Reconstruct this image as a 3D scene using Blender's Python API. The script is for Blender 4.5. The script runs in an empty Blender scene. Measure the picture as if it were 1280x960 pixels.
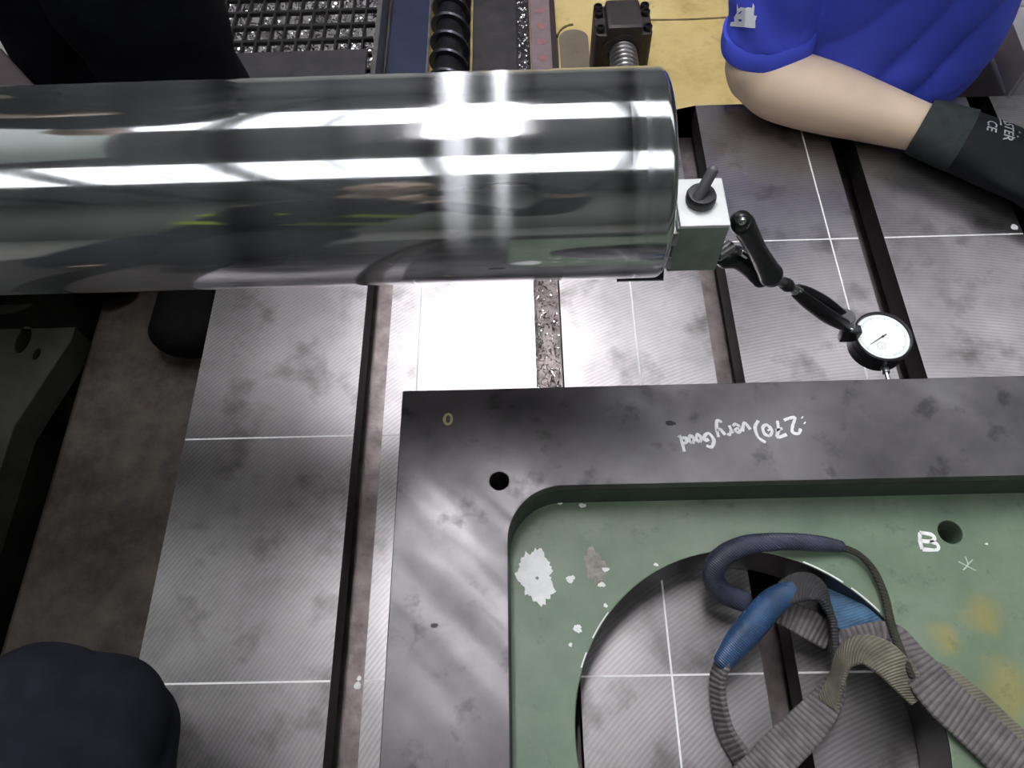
import bpy, bmesh, math, random
from mathutils import Vector, Matrix
random.seed(7)
sc = bpy.context.scene
PI = math.pi
# ------------------------------------------------------------------ camera
F_PX = 955.0
CAM = Vector((-0.1283, -0.0972, 0.7500))
TILT, ROLL, YAW = 0.49577, -0.01332, 0.02691
CROT = Matrix.Rotation(ROLL, 3, 'Z') @ Matrix.Rotation(YAW, 3, 'Y') @ Matrix.Rotation(TILT, 3, 'X')
cd = bpy.data.cameras.new('camera')
cd.sensor_fit = 'HORIZONTAL'
cd.sensor_width = 36.0
cd.lens = F_PX / 1280 * 36.0
cd.clip_start = 0.01
cam = bpy.data.objects.new('camera', cd)
sc.collection.objects.link(cam)
cam.matrix_world = Matrix.Translation(CAM) @ CROT.to_4x4()
sc.camera = cam
# ------------------------------------------------------------------ world and exposure
w = bpy.data.worlds.new('world'); sc.world = w; w.use_nodes = True
w.node_tree.nodes['Background'].inputs[0].default_value = (0.85, 0.92, 1.0, 1)
w.node_tree.nodes['Background'].inputs[1].default_value = 0.35
sc.view_settings.view_transform = 'Standard'
sc.view_settings.look = 'None'
sc.view_settings.exposure = 0.0
sc.view_settings.gamma = 1.0
sc.view_settings.use_curve_mapping = False
SKY_STRENGTH = 3.0     # roof light panes
TUBE_STRENGTH = 76.0   # long tube lamps over the machine
TUBE_X = ((-0.395, 0.045), (-0.203, 0.024))
TUBE_Z = 3.0


def at(px, py, z):
    d = CROT @ Vector(((px - 640) / F_PX, (480 - py) / F_PX, -1.0))
    t = (z - CAM.z) / d.z
    return CAM + d * t


# ------------------------------------------------------------------ materials
def new_mat(name):
    m = bpy.data.materials.new(name); m.use_nodes = True
    nt = m.node_tree
    return m, nt, nt.nodes['Principled BSDF']


def node(nt, t, **kw):
    n = nt.nodes.new(t)
    for k, v in kw.items():
        setattr(n, k, v)
    return n


def pos(nt):
    return node(nt, 'ShaderNodeNewGeometry').outputs['Position']


def noise(nt, vec, scale, detail=4, rough=0.6, scl=None):
    if scl:
        mp = node(nt, 'ShaderNodeMapping'); mp.inputs['Scale'].default_value = scl
        nt.links.new(vec, mp.inputs['Vector']); vec = mp.outputs[0]
    n = node(nt, 'ShaderNodeTexNoise')
    n.inputs['Scale'].default_value = scale; n.inputs['Detail'].default_value = detail
    n.inputs['Roughness'].default_value = rough
    nt.links.new(vec, n.inputs['Vector'])
    return n.outputs['Fac']


def ramp(nt, fac, stops):
    r = node(nt, 'ShaderNodeValToRGB')
    el = r.color_ramp.elements
    while len(el) < len(stops):
        el.new(0.5)
    for e, (p, c) in zip(el, stops):
        e.position = p
        e.color = (c, c, c, 1) if isinstance(c, (int, float)) else (*c, 1)
    nt.links.new(fac, r.inputs['Fac'])
    return r.outputs['Color']


def math_(nt, op, a, b=None, c=None):
    n = node(nt, 'ShaderNodeMath', operation=op)
    for i, v in enumerate((a, b, c)):
        if v is None:
            continue
        if isinstance(v, (int, float)):
            n.inputs[i].default_value = v
        else:
            nt.links.new(v, n.inputs[i])
    return n.outputs[0]


def mix(nt, fac, a, b, mode='MIX'):
    n = node(nt, 'ShaderNodeMix', data_type='RGBA', blend_type=mode)
    for sock, v in ((n.inputs[0], fac), (n.inputs[6], a), (n.inputs[7], b)):
        if isinstance(v, (int, float)):
            sock.default_value = v
        elif isinstance(v, tuple):
            sock.default_value = (*v, 1)
        else:
            nt.links.new(v, sock)
    return n.outputs[2]


def bump(nt, bs, h, strength, dist=0.001):
    b = node(nt, 'ShaderNodeBump')
    b.inputs['Strength'].default_value = strength; b.inputs['Distance'].default_value = dist
    nt.links.new(h, b.inputs['Height']); nt.links.new(b.outputs[0], bs.inputs['Normal'])


def simple(name, col, rough=0.5, metal=0.0, var=0.25, scale=30, bmp=0.0, bscale=200, spec=0.5):
    m, nt, bs = new_mat(name)
    f = noise(nt, pos(nt), scale)
    dark = tuple(c * (1 - var) for c in col); light = tuple(min(1, c * (1 + var)) for c in col)
    nt.links.new(ramp(nt, f, [(0.3, dark), (0.7, light)]), bs.inputs['Base Color'])
    bs.inputs['Roughness'].default_value = rough; bs.inputs['Metallic'].default_value = metal
    bs.inputs['Specular IOR Level'].default_value = spec
    if bmp:
        bump(nt, bs, noise(nt, pos(nt), bscale, 3), bmp)
    return m


def emit(name, col, s):
    m, nt, bs = new_mat(name)
    bs.inputs['Base Color'].default_value = (0.8, 0.8, 0.8, 1)
    bs.inputs['Emission Color'].default_value = (*col, 1)
    bs.inputs['Emission Strength'].default_value = s
    return m


M = {}


def mat_table():
    m, nt, bs = new_mat('machined_cast_iron')
    p = pos(nt)
    sx = node(nt, 'ShaderNodeSeparateXYZ'); nt.links.new(p, sx.inputs[0])
    x, y = sx.outputs[0], sx.outputs[1]
    dx = math_(nt, 'SUBTRACT', x, 0.3)
    dy = math_(nt, 'ADD', y, 0.4)
    t = math_(nt, 'SQRT', math_(nt, 'ADD', math_(nt, 'MULTIPLY', dx, dx), math_(nt, 'MULTIPLY', dy, dy)))
    wob = noise(nt, p, 6, 0)
    s = math_(nt, 'SINE', math_(nt, 'ADD', math_(nt, 'MULTIPLY', t, 2 * PI / 0.0042), math_(nt, 'MULTIPLY', wob, 3.0)))
    amp = ramp(nt, noise(nt, p, 9, 3), [(0.3, 0.25), (0.65, 1.0)])
    h = math_(nt, 'MULTIPLY', s, amp)
    blot = ramp(nt, noise(nt, p, 7, 6, 0.65), [(0.3, (0.20, 0.182, 0.187)), (0.48, (0.29, 0.268, 0.274)), (0.7, (0.37, 0.345, 0.352))])
    stain = ramp(nt, noise(nt, p, 17, 4, 0.55), [(0.27, (0.45, 0.43, 0.42)), (0.47, (1, 1, 1))])
    col = mix(nt, 1.0, blot, stain, 'MULTIPLY')
    lines = ramp(nt, math_(nt, 'ADD', math_(nt, 'MULTIPLY', h, 0.4), 0.5), [(0.0, 0.80), (1.0, 1.14)])
    col = mix(nt, 1.0, col, lines, 'MULTIPLY')
    nt.links.new(col, bs.inputs['Base Color'])
    bs.inputs['Metallic'].default_value = 0.9
    nt.links.new(ramp(nt, noise(nt, p, 10, 2), [(0.3, 0.27), (0.7, 0.36)]), bs.inputs['Roughness'])
    return m


def mat_rim():
    m, nt, bs = new_mat('dark_ground_steel')
    p = pos(nt)
    c = ramp(nt, noise(nt, p, 8, 6, 0.6), [(0.30, (0.060, 0.056, 0.060)), (0.5, (0.105, 0.097, 0.101)), (0.72, (0.16, 0.15, 0.155))])
    st = ramp(nt, noise(nt, p, 30, 4, 0.6), [(0.30, 0.55), (0.42, 1.0)])
    col = mix(nt, 1.0, c, st, 'MULTIPLY')
    mp = node(nt, 'ShaderNodeMapping'); mp.inputs['Rotation'].default_value = (0, 0, 0.75)
    nt.links.new(p, mp.inputs[0])
    sm = noise(nt, mp.outputs[0], 22, 4, 0.55, (0.35, 2.2, 1))
    nt.links.new(col, bs.inputs['Base Color'])
    bs.inputs['Metallic'].default_value = 0.8
    nt.links.new(ramp(nt, sm, [(0.35, 0.31), (0.65, 0.46)]), bs.inputs['Roughness'])
    bump(nt, bs, noise(nt, p, 160, 4), 0.06)
    return m


def mat_green():
    m, nt, bs = new_mat('worn_green_paint')
    p = pos(nt)
    c = ramp(nt, noise(nt, p, 11, 6, 0.65), [(0.3, (0.092, 0.137, 0.085)), (0.5, (0.128, 0.180, 0.116)), (0.7, (0.178, 0.225, 0.158))])
    # rust-yellow stains with their own outline
    for (px, py, r) in ((1228, 768, 0.016), (1262, 862, 0.024), (1180, 800, 0.012)):
        q = at(px, py, 0.06)
        d = node(nt, 'ShaderNodeVectorMath', operation='DISTANCE')
        nt.links.new(p, d.inputs[0]); d.inputs[1].default_value = q
        dd = math_(nt, 'ADD', d.outputs['Value'], math_(nt, 'MULTIPLY', math_(nt, 'SUBTRACT', noise(nt, p, 55, 4), 0.5), 0.03))
        mk = ramp(nt, math_(nt, 'DIVIDE', dd, r * 2), [(0.2, 0.55), (0.68, 0.0)])
        c = mix(nt, mk, c, (0.30, 0.235, 0.05))
    grime = ramp(nt, noise(nt, p, 40, 5, 0.7), [(0.28, 0.6), (0.42, 1.0)])
    c = mix(nt, 1.0, c, grime, 'MULTIPLY')
    nt.links.new(c, bs.inputs['Base Color'])
    nt.links.new(ramp(nt, noise(nt, p, 25, 4), [(0.3, 0.38), (0.7, 0.6)]), bs.inputs['Roughness'])
    bump(nt, bs, noise(nt, p, 60, 5), 0.25, 0.001)
    return m


def mat_spindle():
    m, nt, bs = new_mat('polished_spindle_steel')
    p = pos(nt)
    c = ramp(nt, noise(nt, p, 4, 4, 0.6, (6, 0.6, 0.6)), [(0.3, (0.58, 0.57, 0.59)), (0.7, (0.68, 0.67, 0.69))])
    nt.links.new(c, bs.inputs['Base Color'])
    sx = node(nt, 'ShaderNodeSeparateXYZ'); nt.links.new(p, sx.inputs[0])
    band = ramp(nt, math_(nt, 'MULTIPLY_ADD', sx.outputs[0], 11.0, 1.25), [(0.0, 0.0), (0.655, 0.0), (0.665, 0.45), (0.69, 0.1), (0.76, 0.1), (0.77, 0.7), (0.80, 0.7), (0.81, 0.35), (1.0, 0.35)])
    nt.links.new(mix(nt, math_(nt, 'MULTIPLY', band, 0.45), c, (0.34, 0.34, 0.36)), bs.inputs['Base Color'])
    bs.inputs['Metallic'].default_value = 1.0
    rg = ramp(nt, noise(nt, p, 5, 4, 0.6, (8, 0.8, 0.8)), [(0.35, 0.06), (0.7, 0.10)])
    nt.links.new(math_(nt, 'ADD', rg, math_(nt, 'MULTIPLY', band, 0.12)), bs.inputs['Roughness'])
    tg = node(nt, 'ShaderNodeTangent', direction_type='RADIAL', axis='X')
    gl = node(nt, 'ShaderNodeBsdfAnisotropic', distribution='GGX')
    gl.inputs['Color'].default_value = (0.62, 0.62, 0.65, 1)
    gl.inputs['Roughness'].default_value = 0.42; gl.inputs['Anisotropy'].default_value = 0.97; gl.inputs['Rotation'].default_value = 0.25
    nt.links.new(tg.outputs[0], gl.inputs['Tangent'])
    mx = node(nt, 'ShaderNodeMixShader'); mx.inputs[0].default_value = 0.17
    nt.links.new(bs.outputs[0], mx.inputs[1]); nt.links.new(gl.outputs[0], mx.inputs[2])
    out = [n for n in nt.nodes if n.type == 'OUTPUT_MATERIAL'][0]
    nt.links.new(mx.outputs[0], out.inputs['Surface'])
    bump(nt, bs, noise(nt, p, 3, 2, 0.5, (14, 0.3, 0.3)), 0.02, 0.002)
    return m


def mat_web():
    m, nt, bs = new_mat('grey_ribbed_webbing')
    uv = node(nt, 'ShaderNodeUVMap').outputs[0]
    sx = node(nt, 'ShaderNodeSeparateXYZ'); nt.links.new(uv, sx.inputs[0])
    rib = math_(nt, 'SINE', math_(nt, 'MULTIPLY', sx.outputs[0], 2 * PI / 0.0046))
    n = noise(nt, pos(nt), 60, 5)
    c = ramp(nt, n, [(0.3, (0.075, 0.066, 0.067)), (0.7, (0.19, 0.168, 0.170))])
    l = ramp(nt, math_(nt, 'ADD', math_(nt, 'MULTIPLY', rib, 0.5), 0.5), [(0.0, 0.6), (0.6, 1.1)])
    nt.links.new(mix(nt, 1.0, c, l, 'MULTIPLY'), bs.inputs['Base Color'])
    bs.inputs['Roughness'].default_value = 0.85
    bump(nt, bs, rib, 0.5, 0.0008)
    return m


def mat_weave(name, col, rough=0.6):
    m, nt, bs = new_mat(name)
    uv = node(nt, 'ShaderNodeUVMap').outputs[0]
    sx = node(nt, 'ShaderNodeSeparateXYZ'); nt.links.new(uv, sx.inputs[0])
    rib = math_(nt, 'SINE', math_(nt, 'MULTIPLY', math_(nt, 'ADD', sx.outputs[0], math_(nt, 'MULTIPLY', sx.outputs[1], 0.6)), 2 * PI / 0.003))
    n = noise(nt, pos(nt), 50, 5)
    c = ramp(nt, n, [(0.3, tuple(v * 0.55 for v in col)), (0.7, tuple(min(1, v * 1.3) for v in col))])
    l = ramp(nt, math_(nt, 'ADD', math_(nt, 'MULTIPLY', rib, 0.5), 0.5), [(0.0, 0.75), (0.7, 1.05)])
    nt.links.new(mix(nt, 1.0, c, l, 'MULTIPLY'), bs.inputs['Base Color'])
    bs.inputs['Roughness'].default_value = rough
    bump(nt, bs, rib, 0.5, 0.0006)
    return m


def mat_floor():
    m, nt, bs = new_mat('yellow_painted_floor')
    p = pos(nt)
    c = ramp(nt, noise(nt, p, 3.5, 6, 0.7), [(0.28, (0.30, 0.21, 0.07)), (0.5, (0.56, 0.42, 0.17)), (0.7, (0.64, 0.51, 0.25))])
    st = ramp(nt, noise(nt, p, 16, 5, 0.7), [(0.28, 0.62), (0.42, 1.0)])
    nt.links.new(mix(nt, 1.0, c, st, 'MULTIPLY'), bs.inputs['Base Color'])
    nt.links.new(ramp(nt, noise(nt, p, 6, 3), [(0.3, 0.4), (0.7, 0.7)]), bs.inputs['Roughness'])
    return m


def mat_way():
    m, nt, bs = new_mat('oily_brown_iron')
    p = pos(nt)
    c = ramp(nt, noise(nt, p, 13, 8, 0.75), [(0.36, (0.022, 0.015, 0.013)), (0.5, (0.052, 0.040, 0.034)), (0.72, (0.10, 0.082, 0.055))])
    nt.links.new(c, bs.inputs['Base Color'])
    bs.inputs['Metallic'].default_value = 0.3
    nt.links.new(ramp(nt, noise(nt, p, 18, 4), [(0.3, 0.45), (0.7, 0.75)]), bs.inputs['Roughness'])
    bump(nt, bs, noise(nt, p, 70, 5), 0.3, 0.002)
    return m


M['table'] = mat_table(); M['rim'] = mat_rim(); M['green'] = mat_green(); M['spindle'] = mat_spindle()
M['web'] = mat_web(); M['floor'] = mat_floor(); M['way'] = mat_way()
M['blue_sleeve'] = mat_weave('blue_sling_sleeve', (0.030, 0.075, 0.17), 0.35)
M['indigo_sleeve'] = mat_weave('indigo_sling_sleeve', (0.045, 0.048, 0.082), 0.42)
M['pale_blue'] = mat_weave('pale_blue_webbing', (0.09, 0.19, 0.33), 0.7)
M['dark_web'] = mat_weave('dark_webbing', (0.035, 0.033, 0.036), 0.8)
M['tan_web'] = mat_weave('tan_worn_webbing', (0.17, 0.155, 0.115), 0.8)
M['cord'] = mat_weave('olive_black_cord', (0.035, 0.034, 0.022), 0.8)
M['shaded_green'] = simple('shaded_dark_green', (0.035, 0.048, 0.035), 0.6, 0.0, 0.35, 40)  # pocket wall green, darkened to paint in the weak light there
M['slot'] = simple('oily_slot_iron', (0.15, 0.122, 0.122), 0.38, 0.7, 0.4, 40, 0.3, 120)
M['slot_wall'] = simple('black_slot_wall', (0.022, 0.018, 0.019), 0.5, 0.3, 0.4, 40)  # side walls of the slots, darker than the slot bottoms
M['swarf'] = simple('bright_swarf', (0.72, 0.70, 0.70), 0.22, 1.0, 0.25, 90)
M['black_paint'] = simple('black_painted_metal', (0.018, 0.017, 0.019), 0.38, 0.0, 0.3, 60)
M['black_satin'] = simple('black_satin_steel', (0.022, 0.021, 0.024), 0.28, 0.5, 0.2, 60)
M['chrome'] = simple('chrome', (0.75, 0.75, 0.76), 0.1, 1.0, 0.05, 40)
M['steel'] = simple('bare_steel', (0.45, 0.44, 0.45), 0.3, 1.0, 0.2, 40)
M['white_enamel'] = simple('white_satin_plate', (0.70, 0.69, 0.69), 0.35, 0.3, 0.08, 50)
M['grey_green'] = simple('grey_green_enamel', (0.20, 0.23, 0.205), 0.4, 0.1, 0.2, 50, 0.1, 90)
M['grey_plastic'] = simple('dark_grey_lever', (0.10, 0.095, 0.10), 0.45, 0.2, 0.15, 60)
M['dial_white'] = simple('white_dial_face', (0.86, 0.86, 0.85), 0.5, 0, 0.02, 30)
M['ink'] = simple('black_ink', (0.02, 0.02, 0.022), 0.6)
M['scribe'] = simple('scribed_bright_line', (0.80, 0.78, 0.78), 0.5, 0.0, 0.12, 120)
M['chalk'] = simple('white_chalk', (0.82, 0.80, 0.80), 0.9, 0.0, 0.12, 200)
M['chalk_faint'] = simple('faint_chalk', (0.48, 0.52, 0.47), 0.9, 0.0, 0.15, 200)
M['chalk_yellow'] = simple('yellow_chalk', (0.42, 0.36, 0.17), 0.9, 0.0, 0.2, 200)
M['putty'] = simple('white_filler', (0.80, 0.79, 0.78), 0.75, 0.0, 0.08, 90, 0.2, 200)
M['bare'] = simple('grey_bare_patch', (0.26, 0.24, 0.21), 0.7, 0.0, 0.4, 160)
M['skin'] = simple('warm_skin', (0.74, 0.56, 0.41), 0.5, 0.0, 0.06, 18, 0.08, 500)
M['skin'].node_tree.nodes['Principled BSDF'].inputs['Subsurface Weight'].default_value = 0.08
M['shirt'] = simple('blue_polo_cloth', (0.05, 0.075, 0.58), 0.75, 0.0, 0.15, 14, 0.25, 900)
M['logo'] = simple('white_print', (0.85, 0.86, 0.9), 0.7, 0, 0.02, 50)
M['glove'] = simple('black_nitrile_glove', (0.0065, 0.0075, 0.0105), 0.65, 0.0, 0.3, 40, 0.25, 700, 0.25)
M['cuff'] = simple('dark_green_knit_cuff', (0.045, 0.052, 0.052), 0.95, 0.0, 0.2, 60, 0.5, 900, 0.1)
M['print'] = simple('grey_glove_print', (0.42, 0.43, 0.45), 0.7)
M['trouser'] = simple('navy_work_cloth', (0.006, 0.0065, 0.010), 0.85, 0.0, 0.3, 30, 0.4, 900, 0.08)
M['denim'] = simple('navy_denim', (0.011, 0.012, 0.017), 0.85, 0.0, 0.35, 40, 0.5, 1200, 0.1)
M['boot'] = simple('black_boot_leather', (0.006, 0.005, 0.005), 0.8, 0.0, 0.3, 40, 0.3, 300, 0.1)
M['hair'] = simple('black_hair', (0.012, 0.010, 0.009), 0.6, 0.0, 0.3, 90, 0.5, 300)
M['hivis'] = simple('yellow_green_tape', (0.45, 0.60, 0.03), 0.5, 0.0, 0.1, 40)
M['blue_steel'] = simple('blue_black_sheet', (0.035, 0.042, 0.085), 0.42, 0.3, 0.25, 12)
M['dark_steel'] = simple('dark_steel_sheet', (0.05, 0.045, 0.05), 0.5, 0.4, 0.35, 16)
M['auger'] = simple('dark_auger_steel', (0.055, 0.053, 0.065), 0.3, 0.8, 0.3, 25)
M['grate'] = simple('black_grating_bar', (0.025, 0.022, 0.023), 0.5, 0.4, 0.3, 40)
M['rail'] = simple('worn_rail_steel', (0.38, 0.36, 0.36), 0.35, 0.9, 0.3, 30)
M['red_bar'] = simple('mauve_brown_paint', (0.19, 0.14, 0.15), 0.55, 0.0, 0.2, 20)
M['red_mark'] = simple('red_paint_mark', (0.27, 0.115, 0.125), 0.6, 0.0, 0.2, 60)
M['brown_cover'] = simple('brown_cover_plate', (0.16, 0.125, 0.095), 0.55, 0.1, 0.15, 20)
M['bracket'] = simple('dark_brown_housing', (0.042, 0.032, 0.032), 0.5, 0.3, 0.25, 20)
M['seam'] = simple('grimy_seam', (0.12, 0.085, 0.03), 0.8, 0.0, 0.3, 60)
M['cast'] = simple('dark_grey_casting', (0.034, 0.032, 0.028), 0.8, 0.0, 0.4, 14, 0.3, 60, 0.2)
M['headstock'] = simple('grey_green_machine_paint', (0.15, 0.19, 0.16), 0.5, 0.0, 0.15, 6)
M['wall'] = simple('pale_green_wall', (0.40, 0.43, 0.38), 0.8, 0.0, 0.1, 1.5)
M['wall_dark'] = simple('grey_purple_wall', (0.20, 0.19, 0.21), 0.8, 0.0, 0.1, 1.5)
M['roof'] = simple('grey_roof_sheet', (0.30, 0.29, 0.32), 0.7, 0.0, 0.15, 1.5)
M['concrete'] = simple('grey_concrete', (0.24, 0.24, 0.21), 0.7, 0.0, 0.25, 3)
M['beam'] = simple('dark_truss_paint', (0.06, 0.06, 0.07), 0.6)
M['sky_pane'] = emit('daylit_roof_pane', (0.93, 0.97, 1.0), SKY_STRENGTH)
M['tube'] = emit('lit_tube', (0.96, 0.97, 1.0), TUBE_STRENGTH)
M['lamp_body'] = simple('white_lamp_body', (0.7, 0.7, 0.7), 0.5)
M['pale_block'] = simple('pale_grey_block', (0.52, 0.49, 0.50), 0.5, 0.2, 0.1, 20)
M['dull_grey'] = simple('dull_grey_cover', (0.24, 0.215, 0.22), 0.55, 0.2, 0.15, 20)

# ------------------------------------------------------------------ mesh helpers
COL = sc.collection
WORG = {}


def sharpen(bm, ang=35):
    lim = math.radians(ang)
    bm.normal_update()
    for f in bm.faces:
        f.smooth = abs(f.normal.z) < 0.9999
    for e in bm.edges:
        if len(e.link_faces) == 2:
            a0, a1 = (f.calc_area() for f in e.link_faces)
            e.smooth = e.calc_face_angle(0) < lim and max(a0, a1) < 25 * min(a0, a1) + 1e-12


def obj(name, bm, mat, parent=None, origin=None, smooth=True):
    """links one mesh object; bm is in world coordinates"""
    if isinstance(bm, bmesh.types.BMesh):
        if smooth:
            sharpen(bm)
        me = bpy.data.meshes.new(name)
    else:
        me = bm; bm = None
    if parent is not None:
        org = WORG[parent.name]
    elif origin is not None:
        org = Vector(origin)
    else:
        vs = [v.co for v in bm.verts] if bm else [v.co for v in me.vertices]
        org = Vector((sum(v.x for v in vs) / len(vs), sum(v.y for v in vs) / len(vs), min(v.z for v in vs)))
    if bm:
        bmesh.ops.translate(bm, verts=bm.verts, vec=-org)
        bm.to_mesh(me); bm.free()
    else:
        me.transform(Matrix.Translation(-org))
    me.materials.clear()
    me.materials.append(M[mat] if isinstance(mat, str) else mat)
    o = bpy.data.objects.new(name, me)
    COL.objects.link(o)
    if parent is not None:
        o.parent = parent
    else:
        o.location = org
    WORG[o.name] = org
    return o


def thing(name, label, cat, origin, group=None):
    o = bpy.data.objects.new(name, None); COL.objects.link(o)
    o.location = origin; o.empty_display_size = 0.05
    WORG[o.name] = Vector(origin)
    return tag(o, label, cat, group)


def tag(o, label, cat, group=None, kind=None):
    o['label'] = label; o['category'] = cat
    if group: o['group'] = group
    if kind: o['kind'] = kind
    return o


def struct(o, label=None, cat=None):
    o['kind'] = 'structure'
    if label: o['label'] = label
    if cat: o['category'] = cat
    return o


def B():
    return bmesh.new()


def box(bm, x0, x1, y0, y1, z0, z1, bev=0.0, mtx=None):
    r = bmesh.ops.create_cube(bm, size=1.0)
    vs = r['verts']
    for v in vs:
        v.co = Vector(((x0 + x1) / 2 + v.co.x * (x1 - x0), (y0 + y1) / 2 + v.co.y * (y1 - y0), (z0 + z1) / 2 + v.co.z * (z1 - z0)))
    if mtx is not None:
        for v in vs: v.co = mtx @ v.co
    if bev:
        es = list({e for v in vs for e in v.link_edges})
        bmesh.ops.bevel(bm, geom=es, offset=bev, segments=2, affect='EDGES', profile=0.6)
    return bm


def frame_of(d, up=None):
    d = d.normalized()
    u = Vector(up) if up else (Vector((0, 0, 1)) if abs(d.z) < 0.9 else Vector((0, 1, 0)))
    a = u.cross(d)
    if a.length < 1e-6:
        a = Vector((1, 0, 0)).cross(d)
    a.normalize()
    return a, d.cross(a).normalized()


def rings(bm, rs, cap=True, closed=True):
    """rs: list of lists of Vectors -> skin"""
    vv = [[bm.verts.new(p) for p in r] for r in rs]
    n = len(rs[0])
    for i in range(len(vv) - 1):
        for j in range(n if closed else n - 1):
            k = (j + 1) % n
            bm.faces.new((vv[i][j], vv[i][k], vv[i + 1][k], vv[i + 1][j]))
    if cap and closed:
        bm.faces.new(list(reversed(vv[0])))
        bm.faces.new(vv[-1])
    return vv


def lathe(bm, org, axis, prof, n=32):
    """prof: (radius, height) along axis"""
    axis = Vector(axis).normalized(); a, b = frame_of(axis); org = Vector(org)
    rs = []
    for r, h in prof:
        rs.append([org + axis * h + (a * math.cos(t) + b * math.sin(t)) * max(r, 1e-5) for t in [2 * PI * i / n for i in range(n)]])
    rings(bm, rs, cap=prof[0] != prof[-1])
    bmesh.ops.remove_doubles(bm, verts=bm.verts, dist=2e-5)
    bmesh.ops.recalc_face_normals(bm, faces=bm.faces)
    return bm


def tube(bm, p0, p1, r0, r1=None, n=16):
    p0, p1 = Vector(p0), Vector(p1); r1 = r0 if r1 is None else r1
    L = (p1 - p0).length; c = min(r0, r1, L) * 0.12
    return lathe(bm, p0, p1 - p0, [(0, 0), (r0 - c, 0), (r0, c), (r1, L - c), (r1 - c, L), (0, L)], n)


def cat(pts, sub):
    """Catmull-Rom through tuples of any length"""
    out = []
    P = [pts[0]] + list(pts) + [pts[-1]]
    for i in range(1, len(P) - 2):
        a, b, c, d = P[i - 1], P[i], P[i + 1], P[i + 2]
        for k in range(sub):
            t = k / sub
            out.append(tuple(0.5 * (2 * b[m] + (c[m] - a[m]) * t + (2 * a[m] - 5 * b[m] + 4 * c[m] - d[m]) * t * t + (3 * b[m] - a[m] - 3 * c[m] + d[m]) * t ** 3) for m in range(len(b))))
    out.append(tuple(pts[-1]))
    return out


def loft(bm, st, n=16, sub=4, up=(0, 0, 1), rnd=True):
    """st: stations (x,y,z, r_side, r_up)"""
    s = cat([tuple(q) for q in st], sub)
    P = [Vector(q[:3]) for q in s]
    rs = []
    for i, q in enumerate(s):
        d = (P[min(i + 1, len(P) - 1)] - P[max(i - 1, 0)])
        a, b = frame_of(d, up)
        rs.append((P[i], a, b, q[3], q[4], d.normalized()))
    R = []

    def ring(p, a, b, ra, rb):
        return [p + a * math.cos(2 * PI * k / n) * ra + b * math.sin(2 * PI * k / n) * rb for k in range(n)]
    if rnd:
        p, a, b, ra, rb, d = rs[0]
        for t in (0.15, 0.5, 0.8):
            c = math.sqrt(1 - (1 - t) ** 2); R.append(ring(p - d * min(ra, rb) * (1 - t), a, b, ra * c, rb * c))
    for p, a, b, ra, rb, d in rs:
        R.append(ring(p, a, b, ra, rb))
    if rnd:
        p, a, b, ra, rb, d = rs[-1]
        for t in (0.8, 0.5, 0.15):
            c = math.sqrt(1 - (1 - t) ** 2); R.append(ring(p + d * min(ra, rb) * (1 - t), a, b, ra * c, rb * c))
    rings(bm, R)
    return bm


def ribbon(bm, st, w, th, sub=6, uvl=None):
    """flat strap. st: (x,y,z, nx,ny,nz[, width]) normal = face of the strap"""
    s = cat([tuple(q) if len(q) == 7 else tuple(q) + (w,) for q in st], sub)
    P = [Vector(q[:3]) for q in s]
    R = []; U = []; acc = 0
    for i, q in enumerate(s):
        d = (P[min(i + 1, len(P) - 1)] - P[max(i - 1, 0)]).normalized()
        nrm = Vector(q[3:6]); nrm = (nrm - d * nrm.dot(d))
        nrm = nrm.normalized() if nrm.length > 1e-6 else frame_of(d)[1]
        a = d.cross(nrm).normalized(); hw = q[6] / 2; h = th / 2
        if i: acc += (P[i] - P[i - 1]).length
        c = min(h * 0.9, 0.0012)
        R.append([P[i] + a * x + nrm * y for x, y in ((-hw, -h + c), (-hw + c, -h), (0, -h * 1.15), (hw - c, -h), (hw, -h + c), (hw, h - c), (hw - c, h), (0, h * 1.15), (-hw + c, h), (-hw, h - c))])
        U.append(acc)
    uv = bm.loops.layers.uv.verify()
    vv = [[bm.verts.new(p) for p in r] for r in R]
    n = 10; V = [-.5, -.5, 0, .5, .5, .5, .5, 0, -.5, -.5]
    for i in range(len(vv) - 1):
        for j in range(n):
            k = (j + 1) % n
            f = bm.faces.new((vv[i][j], vv[i][k], vv[i + 1][k], vv[i + 1][j]))
            for lp, (ii, jj) in zip(f.loops, ((i, j), (i, k), (i + 1, k), (i + 1, j))):
                lp[uv].uv = (U[ii], V[jj] * w)
    bm.faces.new(list(reversed(vv[0]))); bm.faces.new(vv[-1])
    bmesh.ops.recalc_face_normals(bm, faces=bm.faces)
    return bm


def shape2d(splines, z0, z1, bev=0.0):
    """filled 2-D outlines (holes allowed) raised from z0 to z1 -> mesh"""
    cu = bpy.data.curves.new('outline', 'CURVE'); cu.dimensions = '2D'; cu.fill_mode = 'BOTH'
    for pts in splines:
        sp = cu.splines.new('POLY'); sp.points.add(len(pts) - 1)
        for p, q in zip(sp.points, pts): p.co = (q[0], q[1], 0, 1)
        sp.use_cyclic_u = True
    cu.extrude = (z1 - z0) / 2 - bev; cu.bevel_depth = bev; cu.bevel_resolution = 1; cu.offset = -bev
    o = bpy.data.objects.new('outline', cu); COL.objects.link(o)
    dg = bpy.context.evaluated_depsgraph_get()
    me = bpy.data.meshes.new_from_object(o.evaluated_get(dg))
    bpy.data.objects.remove(o); bpy.data.curves.remove(cu)
    bm = B(); bm.from_mesh(me); bpy.data.meshes.remove(me)
    bmesh.ops.remove_doubles(bm, verts=bm.verts, dist=1e-5)
    bmesh.ops.translate(bm, verts=bm.verts, vec=(0, 0, (z0 + z1) / 2))
    bmesh.ops.recalc_face_normals(bm, faces=bm.faces)
    return bm


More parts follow.
